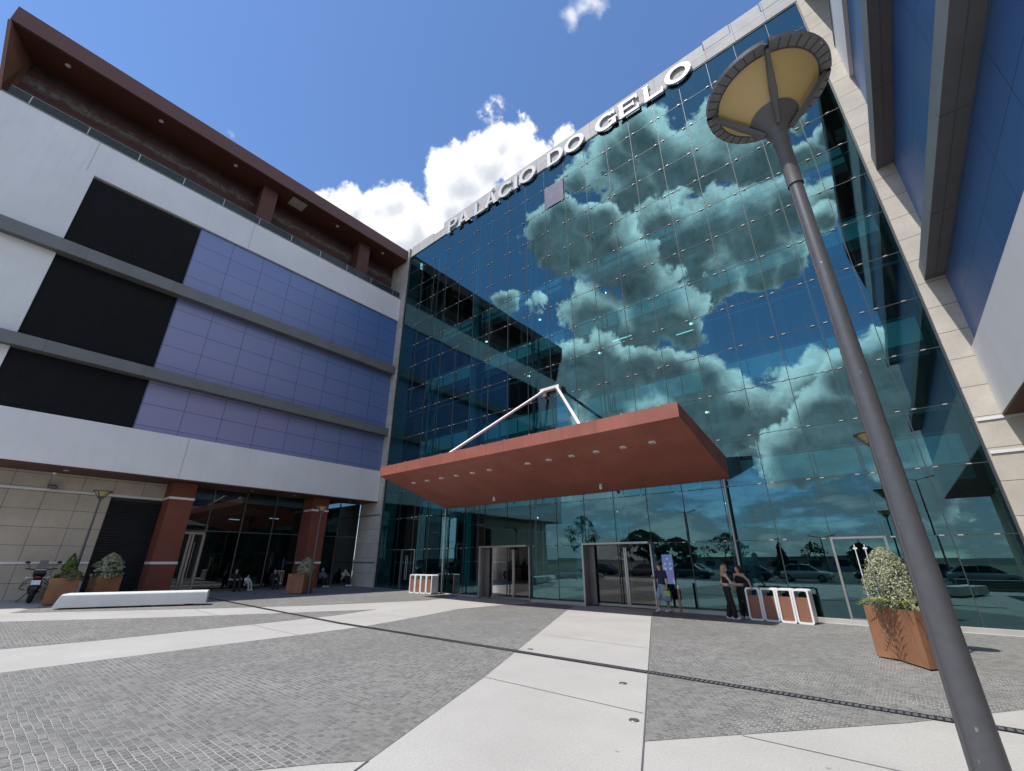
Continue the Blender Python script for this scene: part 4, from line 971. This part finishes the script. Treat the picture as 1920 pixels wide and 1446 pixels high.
# ------------------------------------------------------------------ posts and screens
def post(x, y, lab, notice):
    t = thing('information_post', lab, 'post', (x, y, gz(x)), group='brown posts before the glass')
    m = MB(); m.box(-.035, -.02, 0, .035, .02, .93); obj('upright', m, 'bin_brown', t)
    m = MB(); m.box(-.10, -.10, -.0, .10, .10, .008); obj('base', m, 'steel_dark', t)
    if notice: m = MB(); m.box(-.03, -.024, .80, .03, -.0205, .92); obj('notice', m, 'plate_white', t)
post(-6.18, 16.5, 'brown post with a small white notice beside the man in navy', True)
post(-17.95, 16.85, 'thin brown post left of the first sliding door', False)
def screen(x, lab):
    t = thing('display_screen', lab, 'screen', (x, 17.75, .1), group='lit displays behind the glass')
    m = MB(); m.box(-.23, 0, .75, .23, .06, 1.86); m.box(-.05, .01, 0, .05, .05, .75); m.box(-.2, -.1, 0, .2, .16, .02); obj('housing', m, 'plastic_black', t)
    m = MB(); m.box(-.205, -.006, .79, .205, -.002, 1.83); s = obj('picture', m, 'screen_on', t)
    m = MB()
    for i, (cx, cz) in enumerate([(0, 1.68), (-.10, 1.5), (.10, 1.5), (-.10, 1.32), (.10, 1.32)]): m.lathe([(.028, 0), (.036, 0), (.036, .001), (.028, .001)], (0, 0), 14) if False else m.add([(cx + r * math.cos(q * math.pi / 6), -.0075, cz + r * math.sin(q * math.pi / 6)) for q in range(12) for r in (.024, .034)], [(2*q, 2*q + 1, (2*q + 3) % 24, (2*q + 2) % 24) for q in range(12)])
    obj('icons', m, 'screen_icon', s)
screen(-16.55, 'lit blue display just left of the first sliding door'); screen(-6.94, 'lit blue display behind the man in navy')

# ------------------------------------------------------------------ people
def remeshed(mb, voxel, smooth=2):
    me = mb.mesh('tmp'); o = bpy.data.objects.new('tmp', me); COL.objects.link(o)
    md = o.modifiers.new('r', 'REMESH'); md.mode = 'VOXEL'; md.voxel_size = voxel
    if smooth: sm = o.modifiers.new('s', 'SMOOTH'); sm.iterations = smooth; sm.factor = .5
    dg = bpy.context.evaluated_depsgraph_get(); ev = o.evaluated_get(dg)
    out = bpy.data.meshes.new_from_object(ev); bpy.data.objects.remove(o)
    r = MB(); r.v = [tuple(v.co) for v in out.vertices]; r.f = [list(p.vertices) for p in out.polygons]; r.mi = [0] * len(r.f)
    bpy.data.meshes.remove(out); return r
def cap(m, a, b, r0, r1, n=12):
    m.tube(a, b, r0, r1, n); m.ell(a, (r0,) * 3, n, 8); m.ell(b, (r1,) * 3, n, 8)
V = Vector
def figure(label, loc, rz, J, fit, scale=1.0, group=None, voxel=.011):
    """J: joints for a 1.75 m body facing -Y (their right hand on -X); fit: clothing description"""
    t = thing('person', label, 'person', loc, rz, group); t.scale = (scale,) * 3
    j = {k: V(v) for k, v in J.items()}; body = MB()
    pel, ch, nk, hd = j['pelvis'], j['chest'], j['neck'], j['head']; fem = fit.get('fem', False)
    shw = [(j['shR'] - j['shL']).length / 2]
    ax = (j['shL'] - j['shR']).normalized(); upv = (nk - pel).normalized(); fw = ax.cross(upv).normalized()  # forward
    if fw.dot(V(fit.get('front', (0, -1, 0)))) < 0: fw = -fw
    B3 = Matrix((ax, fw, upv)).transposed()
    mid = pel.lerp(ch, .5)
    def torso(m, e):
        m.ell(pel, (.155 + e, .115 + e, .13 + e), 16, 10, B3); m.ell(mid, ((.125 if fem else .145) + e, .095 + e, .17 + e), 16, 10, B3); m.ell(ch, (.155 + e, .108 + e, .19 + e), 16, 10, B3)
        m.ell(ch + upv * .10, (.165 + e, .085 + e, .10 + e), 16, 10, B3)
        if fem:
            for s in (-1, 1): m.ell(ch + ax * s * .072 + fw * .082 - upv * .01, (.068 + e,) * 3, 10, 8)
        for s in ('R', 'L'): cap(m, ch + upv * .10 + (j['sh' + s] - ch) * .35, j['sh' + s], .075 + e, .062 + e)
    torso(body, 0)
    cap(body, nk - upv * .06, hd - V((0, 0, .05)), .055, .050)
    look = V(fit.get('look', fw)).normalized(); lx = look.cross(V((0, 0, 1))).normalized(); lz = lx.cross(look).normalized()
    if lz.z < 0: lz = -lz
    H3 = Matrix((lx, look, lz)).transposed(); HP = lambda x, y, z: hd + H3 @ V((x, y, z))
    body.ell(HP(0, -.012, .03), (.074, .093, .088), 16, 12, H3); body.ell(HP(0, .018, -.035), (.058, .070, .078), 14, 10, H3); body.ell(HP(0, .048, -.085), (.030, .028, .024), 10, 8, H3)
    body.ell(HP(0, .092, -.022), (.011, .017, .020), 8, 6, H3); cap(body, HP(0, .083, .015), HP(0, .098, -.018), .007, .010, 8)
    for s in (-1, 1): body.ell(HP(s * .074, -.01, -.01), (.010, .020, .030), 8, 8, H3)
    aw = .9 if fem else 1.0
    def arm(m, s, e, part=1.0):
        a, b, c = j['sh' + s], j['el' + s], j['wr' + s]
        if part <= 1: cap(m, a, a.lerp(b, part), .052 * aw + e, .052 * aw + e + (.041 - .052) * part); return
        cap(m, a, b, .052 * aw + e, .040 * aw + e); cap(m, b, b.lerp(c, part - 1), .040 * aw + e, .027 + e)
    for s in ('R', 'L'): arm(body, s, 0, 2.0)
    def leg(m, s, e, part=2.0, flare=0):
        a, b, c = j['hip' + s], j['kn' + s], j['an' + s]
        if part <= 1: cap(m, a, a.lerp(b, part), .088 + e, .088 + e + (.055 - .088) * part + flare); return
        cap(m, a, b, .088 + e, .055 + e); cap(m, b, b.lerp(c, .3), .055 + e, .056 + e + flare * .5); cap(m, b.lerp(c, .3), b.lerp(c, part - 1), .056 + e + flare * .5, .038 + e + flare)
    for s in ('R', 'L'): leg(body, s, 0)
    def foot(m, s, e):
        a = j['an' + s]; d = V(fit.get('toe' + s, tuple(fw))); d.z = 0; d.normalize(); g = fit.get('ground' + s, a.z - .085)
        h = V((a.x, a.y, g + .045)) - d * .045; tp = V((a.x, a.y, g + .035)) + d * .15
        cap(m, h, tp, .042 + e, .034 + e); m.ell((h + tp) / 2 + V((0, 0, .0)), (.046 + e, .046 + e, .036 + e), 12, 8); cap(m, h + V((0, 0, .01)), a, .042 + e, .040 + e)
    for s in ('R', 'L'): foot(body, s, -.004)
    # hands: palm, five curled fingers
    for s in ('R', 'L'):
        w = j['wr' + s]; d = V(fit.get('hand' + s, tuple((w - j['el' + s]).normalized()))).normalized()
        pn = V(fit.get('palm' + s, tuple(ax * (1 if s == 'R' else -1)))); sd = d.cross(pn).normalized(); pn = sd.cross(d).normalized() if sd.cross(d).dot(pn) > 0 else -sd.cross(d).normalized()
        cap(body, w, w + d * .05, .026, .030); body.ell(w + d * .055, (.036, .040, .040), 10, 8)
        curl = fit.get('curl' + s, .5)
        for q, ln in enumerate((.075, .085, .08, .062)):
            o = w + d * .078 + sd * (-.030 + .020 * q); d1 = (d + pn * curl * .5).normalized(); d2 = (d + pn * curl * 1.7).normalized()
            body.tube(o, o + d1 * ln * .5, .0105, .0095, 7); cap(body, o + d1 * ln * .5, o + d1 * ln * .5 + d2 * ln * .5, .0095, .008, 7)
        o = w + d * .035 - sd * .032; cap(body, o, o + (d * .5 - sd * .7 + pn * .35).normalized() * .055, .013, .009, 7)
    bm = remeshed(body, voxel)
    bm.cur = 1
    for s in (-1, 1): bm.ell(HP(s * .031, .080, .010), (.011, .009, .008), 8, 6, H3)
    bm.cur = 2
    for s in (-1, 1): bm.ell(HP(s * .031, .0885, .010), (.0045, .004, .0045), 8, 6, H3); bm.tube(HP(s * .014, .088, .030), HP(s * .050, .076, .032), .004, .003, 5)
    bm.cur = 3
    bm.ell(HP(0, .084, -.058), (.022, .010, .006), 8, 6, H3)
    obj('body', bm, [fit['skin'], 'eye_white', fit['hair'], 'lip'], t, smooth=True)
    # clothes
    def cloth(nm, fn, mat, vx=.012):
        m = MB(); fn(m); obj(nm, remeshed(m, vx), mat, t, smooth=True)
    if fit.get('top'):
        def f(m):
            e = .014
            if fit.get('crop'):
                m.ell(ch, (.155 + e, .108 + e, .17 + e), 16, 10, B3); m.ell(ch + upv * .07, (.15 + e, .085 + e, .08 + e), 16, 10, B3)
                if fem:
                    for s in (-1, 1): m.ell(ch + ax * s * .072 + fw * .082 - upv * .01, (.068 + e,) * 3, 10, 8)
                for s in (-1, 1): cap(m, ch + ax * s * .10 + upv * .10, ch + ax * s * .085 + upv * .195, .03, .024)
            else:
                torso(m, e); m.ell(pel + upv * .02, (.165 + e, .122 + e, .12 + e), 16, 10, B3)
                for s in ('R', 'L'): arm(m, s, .016, fit.get('sleeve', .6))
                cap(m, nk - upv * .05, nk - upv * .005, .066, .062)
        cloth('top', f, fit['top'])
    if fit.get('bottom'):
        def f(m):
            e = fit.get('loose', .016); m.ell(pel, (.158 + e, .118 + e, .13 + e * .6), 16, 10, B3)
            for s in ('R', 'L'): leg(m, s, e, fit.get('leglen', 1.95), fit.get('flare', .012))
        cloth(fit.get('bottomname', 'trousers'), f, fit['bottom'])
    for s in ('R', 'L'):
        m = MB(); foot(m, s, .010); obj('shoe', remeshed(m, .010), fit.get('shoes', 'cloth_white'), t, smooth=True)
    h = MB(); hl = fit.get('hairlen', 0)
    h.ell(HP(0, -.026, .048), (.083, .092, .088), 16, 12, H3)
    h.ell(HP(0, .035, .098), (.060, .045, .032), 12, 8, H3)
    for s in (-1, 1): h.ell(HP(s * .070, -.02, .03), (.016, .045, .05), 8, 8, H3)
    if hl:
        cap(h, HP(0, -.06, .03), HP(0, -.085, -hl), .078, .055); cap(h, HP(.045, -.045, .0), HP(.06, -.06, -hl * .9), .045, .035); cap(h, HP(-.045, -.045, .0), HP(-.06, -.06, -hl * .9), .045, .035)
    obj('hair', remeshed(h, .010), fit['hair'], t, smooth=True)
    return t
STAND = dict(pelvis=(0, 0, .95), chest=(0, 0, 1.27), neck=(0, .005, 1.48), head=(0, -.02, 1.635), shR=(-.185, 0, 1.42), shL=(.185, 0, 1.42), elR=(-.23, .02, 1.12), elL=(.23, .02, 1.12), wrR=(-.24, -.05, .88), wrL=(.24, -.05, .88),
             hipR=(-.09, 0, .90), hipL=(.09, 0, .90), knR=(-.10, -.02, .49), knL=(.10, -.02, .49), anR=(-.11, .01, .085), anL=(.11, .01, .085))
def face(dx, dy): return math.atan2(dx, -dy)      # rotation that turns -Y towards (dx, dy)
# man in navy, mid stride, one hand raised, lime bag in the other
MS = .925
figure('man in navy T-shirt and pale denim shorts carrying a lime bag before the glass', (-6.93, 16.93, 0), face(-.35, -.94),
       dict(STAND, elR=(-.27, -.02, 1.13), wrR=(-.22, -.24, 1.24), elL=(.25, .03, 1.13), wrL=(.24, -.04, .87), knR=(-.12, -.16, .50), anR=(-.16, -.13, .085), knL=(.10, -.01, .49), anL=(.11, .14, .085), head=(-.01, -.035, 1.63)),
       dict(skin='skin', hair='hair_dark', top='cloth_navy', sleeve=.65, bottom='cloth_denim', bottomname='shorts', leglen=.95, flare=.028, loose=.022, look=(-.55, -.8, -.15), curlR=1.2, curlL=1.4), MS)
t = thing('shoulder_bag', 'small lime and grey blue bag hanging from the hand of the man in navy', 'bag', (-6.70, 16.80, .50))
m = MB(); m.box(-.10, -.04, .02, .10, .04, .20); obj('pouch', m, 'bag_lime', t, bevel=.015)
m = MB(); m.box(-.11, -.045, -.14, .11, .045, .018); obj('lower_pouch', m, 'bag_blue', t, bevel=.015)
m = MB(); m.path([(-.06, 0, .20), (-.02, 0, .30), (.02, 0, .30), (.06, 0, .20)], .008, 6); obj('strap', m, 'bag_lime', t)
WS = .90
figure('woman with long blond hair in black cropped top and black trousers by the bins', (-4.50, 16.22, 0), face(.75, .35),
       dict(STAND, elR=(-.20, -.14, 1.15), wrR=(-.10, -.36, 1.11), elL=(.30, .12, 1.16), wrL=(.20, -.02, 1.02), shR=(-.165, 0, 1.42), shL=(.165, 0, 1.42), anL=(.12, .05, .085), anR=(-.12, -.10, .085), knR=(-.11, -.09, .49)),
       dict(skin='skin_pale', hair='hair_blond', top='cloth_black', crop=True, fem=True, bottom='cloth_black', leglen=1.93, flare=.035, loose=.018, hairlen=.26, look=(.15, -.95, -.1), curlR=.6, curlL=1.0), WS)
figure('dark haired woman in black strap top resting her arm on the first bin', (-4.20, 16.72, 0), face(-.35, -.92),
       dict(STAND, elL=(.40, -.06, 1.24), wrL=(.56, -.22, 1.05), shR=(-.165, 0, 1.42), shL=(.165, 0, 1.42), wrR=(-.2, -.1, .9)),
       dict(skin='skin', hair='hair_dark', top='cloth_black', crop=True, fem=True, bottom='cloth_black', leglen=1.93, flare=.03, hairlen=.16, look=(-.6, -.75, -.05), curlL=.4), .89)
# people sitting on the low ledge of the left wing, facing +X
SIT = dict(pelvis=(0, 0, .12), chest=(0, -.06, .43), neck=(0, -.09, .63), head=(0, -.12, .775), shR=(-.18, -.07, .57), shL=(.18, -.07, .57), elR=(-.25, -.20, .34), elL=(.25, -.20, .34), wrR=(-.02, -.33, .36), wrL=(.04, -.31, .33),
           hipR=(-.09, -.03, .10), hipL=(.09, -.03, .10), knR=(-.13, -.44, .34), knL=(.13, -.44, .34), anR=(-.13, -.60, -.10), anL=(.13, -.60, -.10))
SR = math.pi / 2
def seated(y, lab, fit, sc=.93, **kw):
    figure(lab, (-27.86, y, gz(-27.9) + .20), SR + kw.pop('turn', 0), dict(SIT, **kw), dict(dict(groundR=-.20 / sc, groundL=-.20 / sc), **fit), sc, 'people sitting along the ledge of the left wing', voxel=.014)
seated(10.0, 'man in black sitting with folded arms on the ledge before the dark shop window', dict(skin='skin', hair='hair_dark', top='cloth_black', sleeve=.6, bottom='cloth_black', shoes='cloth_black'), 1.0, elR=(-.30, -.18, .36), elL=(.30, -.18, .36))
seated(10.62, 'small child in pale top sitting next to the man with folded arms', dict(skin='skin_pale', hair='hair_dark', top='cloth_white', sleeve=.6, bottom='cloth_beige'), .66, turn=.3)
seated(12.05, 'woman in long black clothes sitting near the right end of the wide shop window', dict(skin='skin', hair='hair_dark', top='cloth_black', sleeve=1.9, bottom='cloth_black', fem=True, hairlen=.2, shoes='cloth_black'), .95, turn=-.1)
seated(14.9, 'grey haired person in a pale blue shirt sitting right of the red pillar', dict(skin='skin', hair='steel_white', top='cloth_blue', sleeve=1.6, bottom='cloth_black'), .96, turn=.1)
seated(16.4, 'person in beige top sitting with both hands raised next to the stone pilaster', dict(skin='skin_pale', hair='hair_dark', top='cloth_beige', sleeve=1.7, bottom='cloth_black', curlR=1.2, curlL=1.2), .93, wrR=(-.04, -.22, .70), wrL=(.06, -.22, .70), elR=(-.24, -.32, .44), elL=(.24, -.32, .44), turn=.2)

# ------------------------------------------------------------------ motorbike (rear towards the plaza)
def motorbike():
    t = thing('motorbike', 'black motorbike parked nose to the stone wall at the far left', 'motorbike', (-26.1, 2.30, gz(-26.1)), rad(84)); t.scale = (1.16,) * 3
    def wheel(y):
        m = MB(); R, r = .31, .075; n, k = 28, 10; vs = []
        for i in range(n):
            a = 2 * math.pi * i / n
            for q in range(k):
                b = 2 * math.pi * q / k; rr = R - r + r * math.cos(b); vs.append((r * math.sin(b), y + rr * math.cos(a), R + rr * math.sin(a)))
        m.add(vs, [(i * k + q, ((i + 1) % n) * k + q, ((i + 1) % n) * k + (q + 1) % k, i * k + (q + 1) % k) for i in range(n) for q in range(k)])
        w = obj('wheel', m, 'rubber', t, smooth=True)
        h = MB(); h.tube((-.06, y, R), (.06, y, R), .05); h.tube((-.05, y, R), (-.046, y, R), .11, .11, 18)
        for i in range(5):
            a = i * 1.257; h.tube((0, y, R), (0, y + .2 * math.cos(a), R + .2 * math.sin(a)), .016)
        obj('rim', h, 'steel_dark', w)
    wheel(0); wheel(-1.32) if False else wheel(1.32)
    m = MB(); m.tube((0, .1, .45), (0, .95, .62), .13, .15, 12); m.ell((0, .62, .42), (.17, .26, .2)); m.tube((-.09, 1.32, .31), (-.07, 1.1, .95), .03); m.tube((.09, 1.32, .31), (.07, 1.1, .95), .03)
    for s in (-1, 1): m.tube((s * .09, 0, .31), (s * .07, .55, .38), .03)
    obj('frame', m, 'plastic_black', t, smooth=True)
    m = MB(); m.ell((0, .85, .86), (.17, .28, .15)); obj('tank', m, 'plastic_black', t, smooth=True)
    m = MB(); m.prism([(-.14, -.15, .86), (.14, -.15, .86), (.16, .62, .80), (-.16, .62, .80)], (0, 0, .13)); obj('seat', m, 'rubber', t, bevel=.04)
    m = MB(); m.prism([(-.15, -.28, .90), (.15, -.28, .90), (.15, .02, .92), (-.15, .02, .92)], (0, 0, .10)); obj('luggage_rack', m, 'plastic_black', t, bevel=.02)
    m = MB(); m.box(-.13, -.24, 1.012, .13, .0, 1.03); obj('rack_pad', m, 'steel_white', t)
    m = MB(); m.prism([(-.11, -.12, .62), (.11, -.12, .62), (.09, -.02, .86), (-.09, -.02, .86)], (0, .05, 0)); m.prism([(-.08, -.30, .42), (.08, -.30, .42), (.09, -.12, .70), (-.09, -.12, .70)], (0, .02, 0)); obj('rear_fender', m, 'plastic_black', t)
    m = MB(); m.box(-.07, -.19, .77, .07, -.14, .82); obj('tail_light', m, 'tail_red', t)
    m = MB(); m.prism([(-.11, -.26, .56), (.11, -.26, .56), (.11, -.21, .70), (-.11, -.21, .70)], (0, .008, 0)); obj('number_plate', m, 'plate_white', t)
    m = MB(); m.path([(-.40, .92, 1.05), (-.22, 1.05, 1.02), (.22, 1.05, 1.02), (.40, .92, 1.05)], .018); h = obj('handlebar', m, 'plastic_black', t)
    for s in (-1, 1):
        m = MB(); m.tube((s * .30, .96, 1.05), (s * .38, .98, 1.22), .008); m.ell((s * .40, .98, 1.25), (.07, .02, .045)); obj('mirror', m, 'plastic_black', h, smooth=True)
        m = MB(); m.tube((s * .12, -.1, .78), (s * .24, -.1, .78), .012); m.ell((s * .26, -.1, .78), (.04, .03, .03)); obj('indicator', m, 'steel_white', t, smooth=True)
        m = MB(); m.path([(s * .14, .0, .75), (s * .30, -.12, .62), (s * .34, .25, .50), (s * .20, .5, .60)], .012); m.path([(s * .34, .25, .50), (s * .34, -.05, .45), (s * .2, 0, .40)], .012); obj('pannier_bar', m, 'plastic_black', t)
    m = MB(); m.tube((.17, -.05, .40), (.15, .5, .33), .055, .04, 12); obj('exhaust', m, 'steel_dark', t, smooth=True)
    m = MB(); m.tube((-.12, .55, .3), (-.32, .5, .0), .014); obj('side_stand', m, 'plastic_black', t)
    m = MB(); m.prism([(-.16, 1.10, 1.0), (.16, 1.10, 1.0), (.10, 1.22, 1.32), (-.10, 1.22, 1.32)], (0, .01, 0)); obj('windscreen', m, 'dark_glass', t)
motorbike()

# ------------------------------------------------------------------ the car park behind the camera (mirrored in the glass)
def make_car(lab, mat, L=4.4, H=1.48):
    t = thing('parked_car', lab, 'car', group='cars parked behind the plaza'); w = .88
    sec = [(-L/2, .45, .62, .82), (-L/2 + .15, .30, .80, .95), (-L*.36, .25, .92, 1.0), (-L*.20, .25, .98, 1.0), (.0, .25, .99, 1.0), (L*.25, .25, .98, 1.0), (L*.42, .28, .96, .98), (L/2 - .06, .35, .88, .93), (L/2, .48, .70, .84)]
    m = MB(); n = 8; vs = []
    for x, z0, z1, s in sec:
        ww = w * s; vs += [(x, -ww*.9, z0), (x, -ww, z0 + .15), (x, -ww, z1 - .12), (x, -ww*.86, z1), (x, ww*.86, z1), (x, ww, z1 - .12), (x, ww, z0 + .15), (x, ww*.9, z0)]
    fs = [(i*n + k, (i+1)*n + k, (i+1)*n + (k+1) % n, i*n + (k+1) % n) for i in range(len(sec) - 1) for k in range(n)] + [tuple(range(n))[::-1], tuple(range((len(sec)-1)*n, len(sec)*n))]
    m.add(vs, fs); b = obj('body', m, mat, t, smooth=True)
    g = MB(); P = [(-L*.26, .95), (-L*.10, H - .07), (L*.05, H), (L*.26, H - .04), (L*.43, .96)]
    pts = [(x, s * (w * (.90 if z < 1.1 else .70)), z) for s in (-1, 1) for x, z in P]
    g.add(pts, [(0, 1, 2, 3, 4), (9, 8, 7, 6, 5)] + [(i, 5 + i, 6 + i, i + 1) for i in range(4)]); obj('window', g, 'dark_glass', t)
    r = MB(); Q = [(-L*.10, H - .05), (L*.05, H + .02), (L*.26, H - .02)]; r.add([(x, s * w * .70, z + dz) for dz in (0, .03) for s in (-1, 1) for x, z in Q], [(0, 1, 4, 3), (1, 2, 5, 4), (6, 9, 10, 7), (7, 10, 11, 8), (0, 6, 7, 1), (1, 7, 8, 2), (3, 4, 10, 9), (4, 5, 11, 10), (0, 3, 9, 6), (2, 8, 11, 5)])
    for x0, z0, x1, z1 in ((-L*.26, .95, -L*.10, H - .05), (L*.08, .97, L*.07, H), (L*.43, .96, L*.26, H - .03)):
        for s in (-1, 1): r.tube((x0, s * w * .90, z0), (x1, s * w * .71, z1), .03, .03, 6)
    obj('roof', r, mat, t)
    for x in (-L*.30, L*.30):
        for s in (-1, 1):
            q = MB(); q.tube((x, s * .70, .32), (x, s * .90, .32), .32, .32, 22); wo = obj('wheel', q, 'rubber', t); q = MB(); q.tube((x, s * .895, .32), (x, s * .91, .32), .2, .2, 16); obj('rim', q, 'steel_brushed', wo)
    for s in (-1, 1):
        q = MB(); q.ell((-L/2 + .10, s * .62, .72), (.12, .16, .07)); obj('headlight', q, 'eye_white', t, smooth=True); q = MB(); q.ell((L/2 - .06, s * .66, .84), (.06, .14, .07)); obj('tail_light', q, 'tail_red', t, smooth=True)
    return t
cols = [('car_dark', 'black'), ('car_silver', 'silver'), ('car_white', 'white'), ('car_blue', 'dark blue'), ('car_grey', 'grey')]
pro = {}
for i, (x, y, c, fl, lab) in enumerate([
    (-29, -17, 0, 0, 'black car parked farthest left in the mirrored row'), (-23.2, -17.3, 1, 0, 'silver car mirrored behind the man in navy'), (-17.6, -17, 4, 1, 'grey car mirrored left of the women'),
    (-12.2, -17.2, 3, 0, 'dark blue car mirrored above the right bins'), (-7, -17, 2, 1, 'white car mirrored left of the right glass door'), (-1.2, -17.4, 0, 0, 'black car mirrored in the right glass door'),
    (4.8, -17, 1, 1, 'silver car mirrored just right of the near lamp post'), (10.6, -17.2, 2, 0, 'white car mirrored at the far right'), (-20.5, -26, 2, 0, 'white car in the second row behind the grey one'), (-9.5, -26.3, 4, 1, 'grey car in the second row under the slim tree'), (2, -26, 3, 0, 'dark blue car in the second row near the road lamp'), (-34.5, -26, 1, 0, 'silver car in the second row far left')]):
    m, nm = cols[c]
    o = pro[m] if m in pro and False else (copy_tree(pro[m]) if m in pro else make_car('x', m)); pro.setdefault(m, o)
    o.location = (x, y, -.03); o.rotation_euler.z = math.pi * fl; o['label'] = lab
def tree(lab, x, y, h, r, n, mat, seed, base=.3, size=.22, prof='round', kind='tree', clump=60):
    rng = random.Random(seed); t = thing(kind, lab, 'tree', (x, y, -.05), group='trees behind the car park')
    H = h * (1 - base); R = (lambda u: r * math.sin(math.pi * min(1, .12 + .88 * u)) ** .6) if prof == 'round' else (lambda u: r * (1.05 - u) ** .6 * min(1, u * 6 + .3))
    m = leaf_cloud(rng, n, {'h': H, 'r': R, 'seed': seed}, size, clump=clump)
    c = obj('crown', m, mat, t); c.location.z = h * base
    s = MB(); s.tube((0, 0, 0), (0, 0, h * base), .03 * h * .6, .022 * h * .6, 8); s.tube((0, 0, h * base), (0, 0, h * .85), .022 * h * .6, .02, 8)
    for k in range(8):
        a = k * 2.4; u = k / 9; s.tube((0, 0, h * (base + .05) + H * u * .6), (R(u) * .7 * math.cos(a), R(u) * .7 * math.sin(a), h * base + H * min(1, u + .25)), .01 * h * .6, .012, 5)
    obj('trunk', s, 'bark', t)
tree('broad dark tree mirrored above the second sliding door', -24.5, -20.5, 5.4, 2.9, 3000, 'leaf_dark', 21)
tree('dark tree mirrored behind the man in navy', -20.2, -20.6, 4.2, 2.2, 2400, 'leaf_dark', 22)
tree('sparse weeping tree mirrored beside the second door', -32.5, -19.5, 7.6, 2.3, 1100, 'leaf_dark', 23, .35, .16)
tree('thin sparse tree mirrored above the two women', -14.6, -20, 4.6, 2.2, 600, 'leaf_dark', 24, .4, .16)
tree('slim dark upright tree mirrored above the right bins', -9.4, -20.6, 3.9, .8, 1500, 'leaf_dark', 25, .12, .18, 'cone')
tree('small round tree mirrored in the right glass door', -2.6, -20.4, 3.3, 1.2, 1300, 'leaf_dark', 26, .3, .18)
tree('sparse young tree mirrored between bins and right door', -6.4, -21, 3.6, 1.1, 420, 'leaf_dark', 27, .4, .14)
for x, y, h, lab in ((-18.2, -18.9, 7.0, 'tall twin armed road lamp mirrored over the man in navy'), (3.0, -19, 8.6, 'tall twin armed road lamp mirrored right of the near lamp post'), (-5.6, -22, 4.0, 'short road lamp mirrored near the right door')):
    t = thing('road_lamp', lab, 'lamp', (x, y, -.03), group='road lamps of the car park'); m = MB(); m.tube((0, 0, 0), (0, 0, h), .09, .05, 10); obj('pole', m, 'steel_dark', t, smooth=True)
    for s in (-1, 1):
        m = MB(); m.tube((0, 0, h - .05), (s * .7, 0, h + .12), .03); a = obj('arm', m, 'steel_dark', t); m = MB(); m.prism([(s * .6, -.12, h + .06), (s * 1.15, -.10, h + .18), (s * 1.15, .10, h + .18), (s * .6, .12, h + .06)], (0, 0, .07)); obj('head', m, 'steel_dark', a)
t = thing('road_sign', 'round road sign on a pole mirrored above the right bins', 'sign', (-11.7, -18.8, -.03)); m = MB(); m.tube((0, 0, 0), (0, 0, 2.75), .03); obj('pole', m, 'steel_dark', t); m = MB(); m.tube((0, .035, 2.35), (0, .05, 2.35), .30, .30, 24); obj('disc', m, 'steel_brushed', t)
t = thing('low_building', 'long low grey building mirrored beyond the cars', 'building', (-22, -75, -.05)); m = MB(); m.box(-16, -4, 0, 16, 4, 2.5); obj('wall', m, 'render_grey', t); m = MB(); m.box(-16.4, -4.4, 2.505, 16.4, 4.4, 2.75); obj('roof', m, 'ledge_grey', t)
for k in range(8): w = MB(); w.box(-14.6 + k * 3.9, 4.005, .9, -12.6 + k * 3.9, 4.04, 2.0); obj('window', w, 'dark_glass', t)
t = thing('terrace_steps', 'dark low steps at the plaza edge mirrored at the far right', 'steps', (8, -7.5, 0))
m = MB()
for k in range(4): m.box(-5.5, -1.6, .15 * k + .002, 5.5, 1.2 - .4 * k, .15 * (k + 1))
obj('treads', m, 'ledge_grey', t)
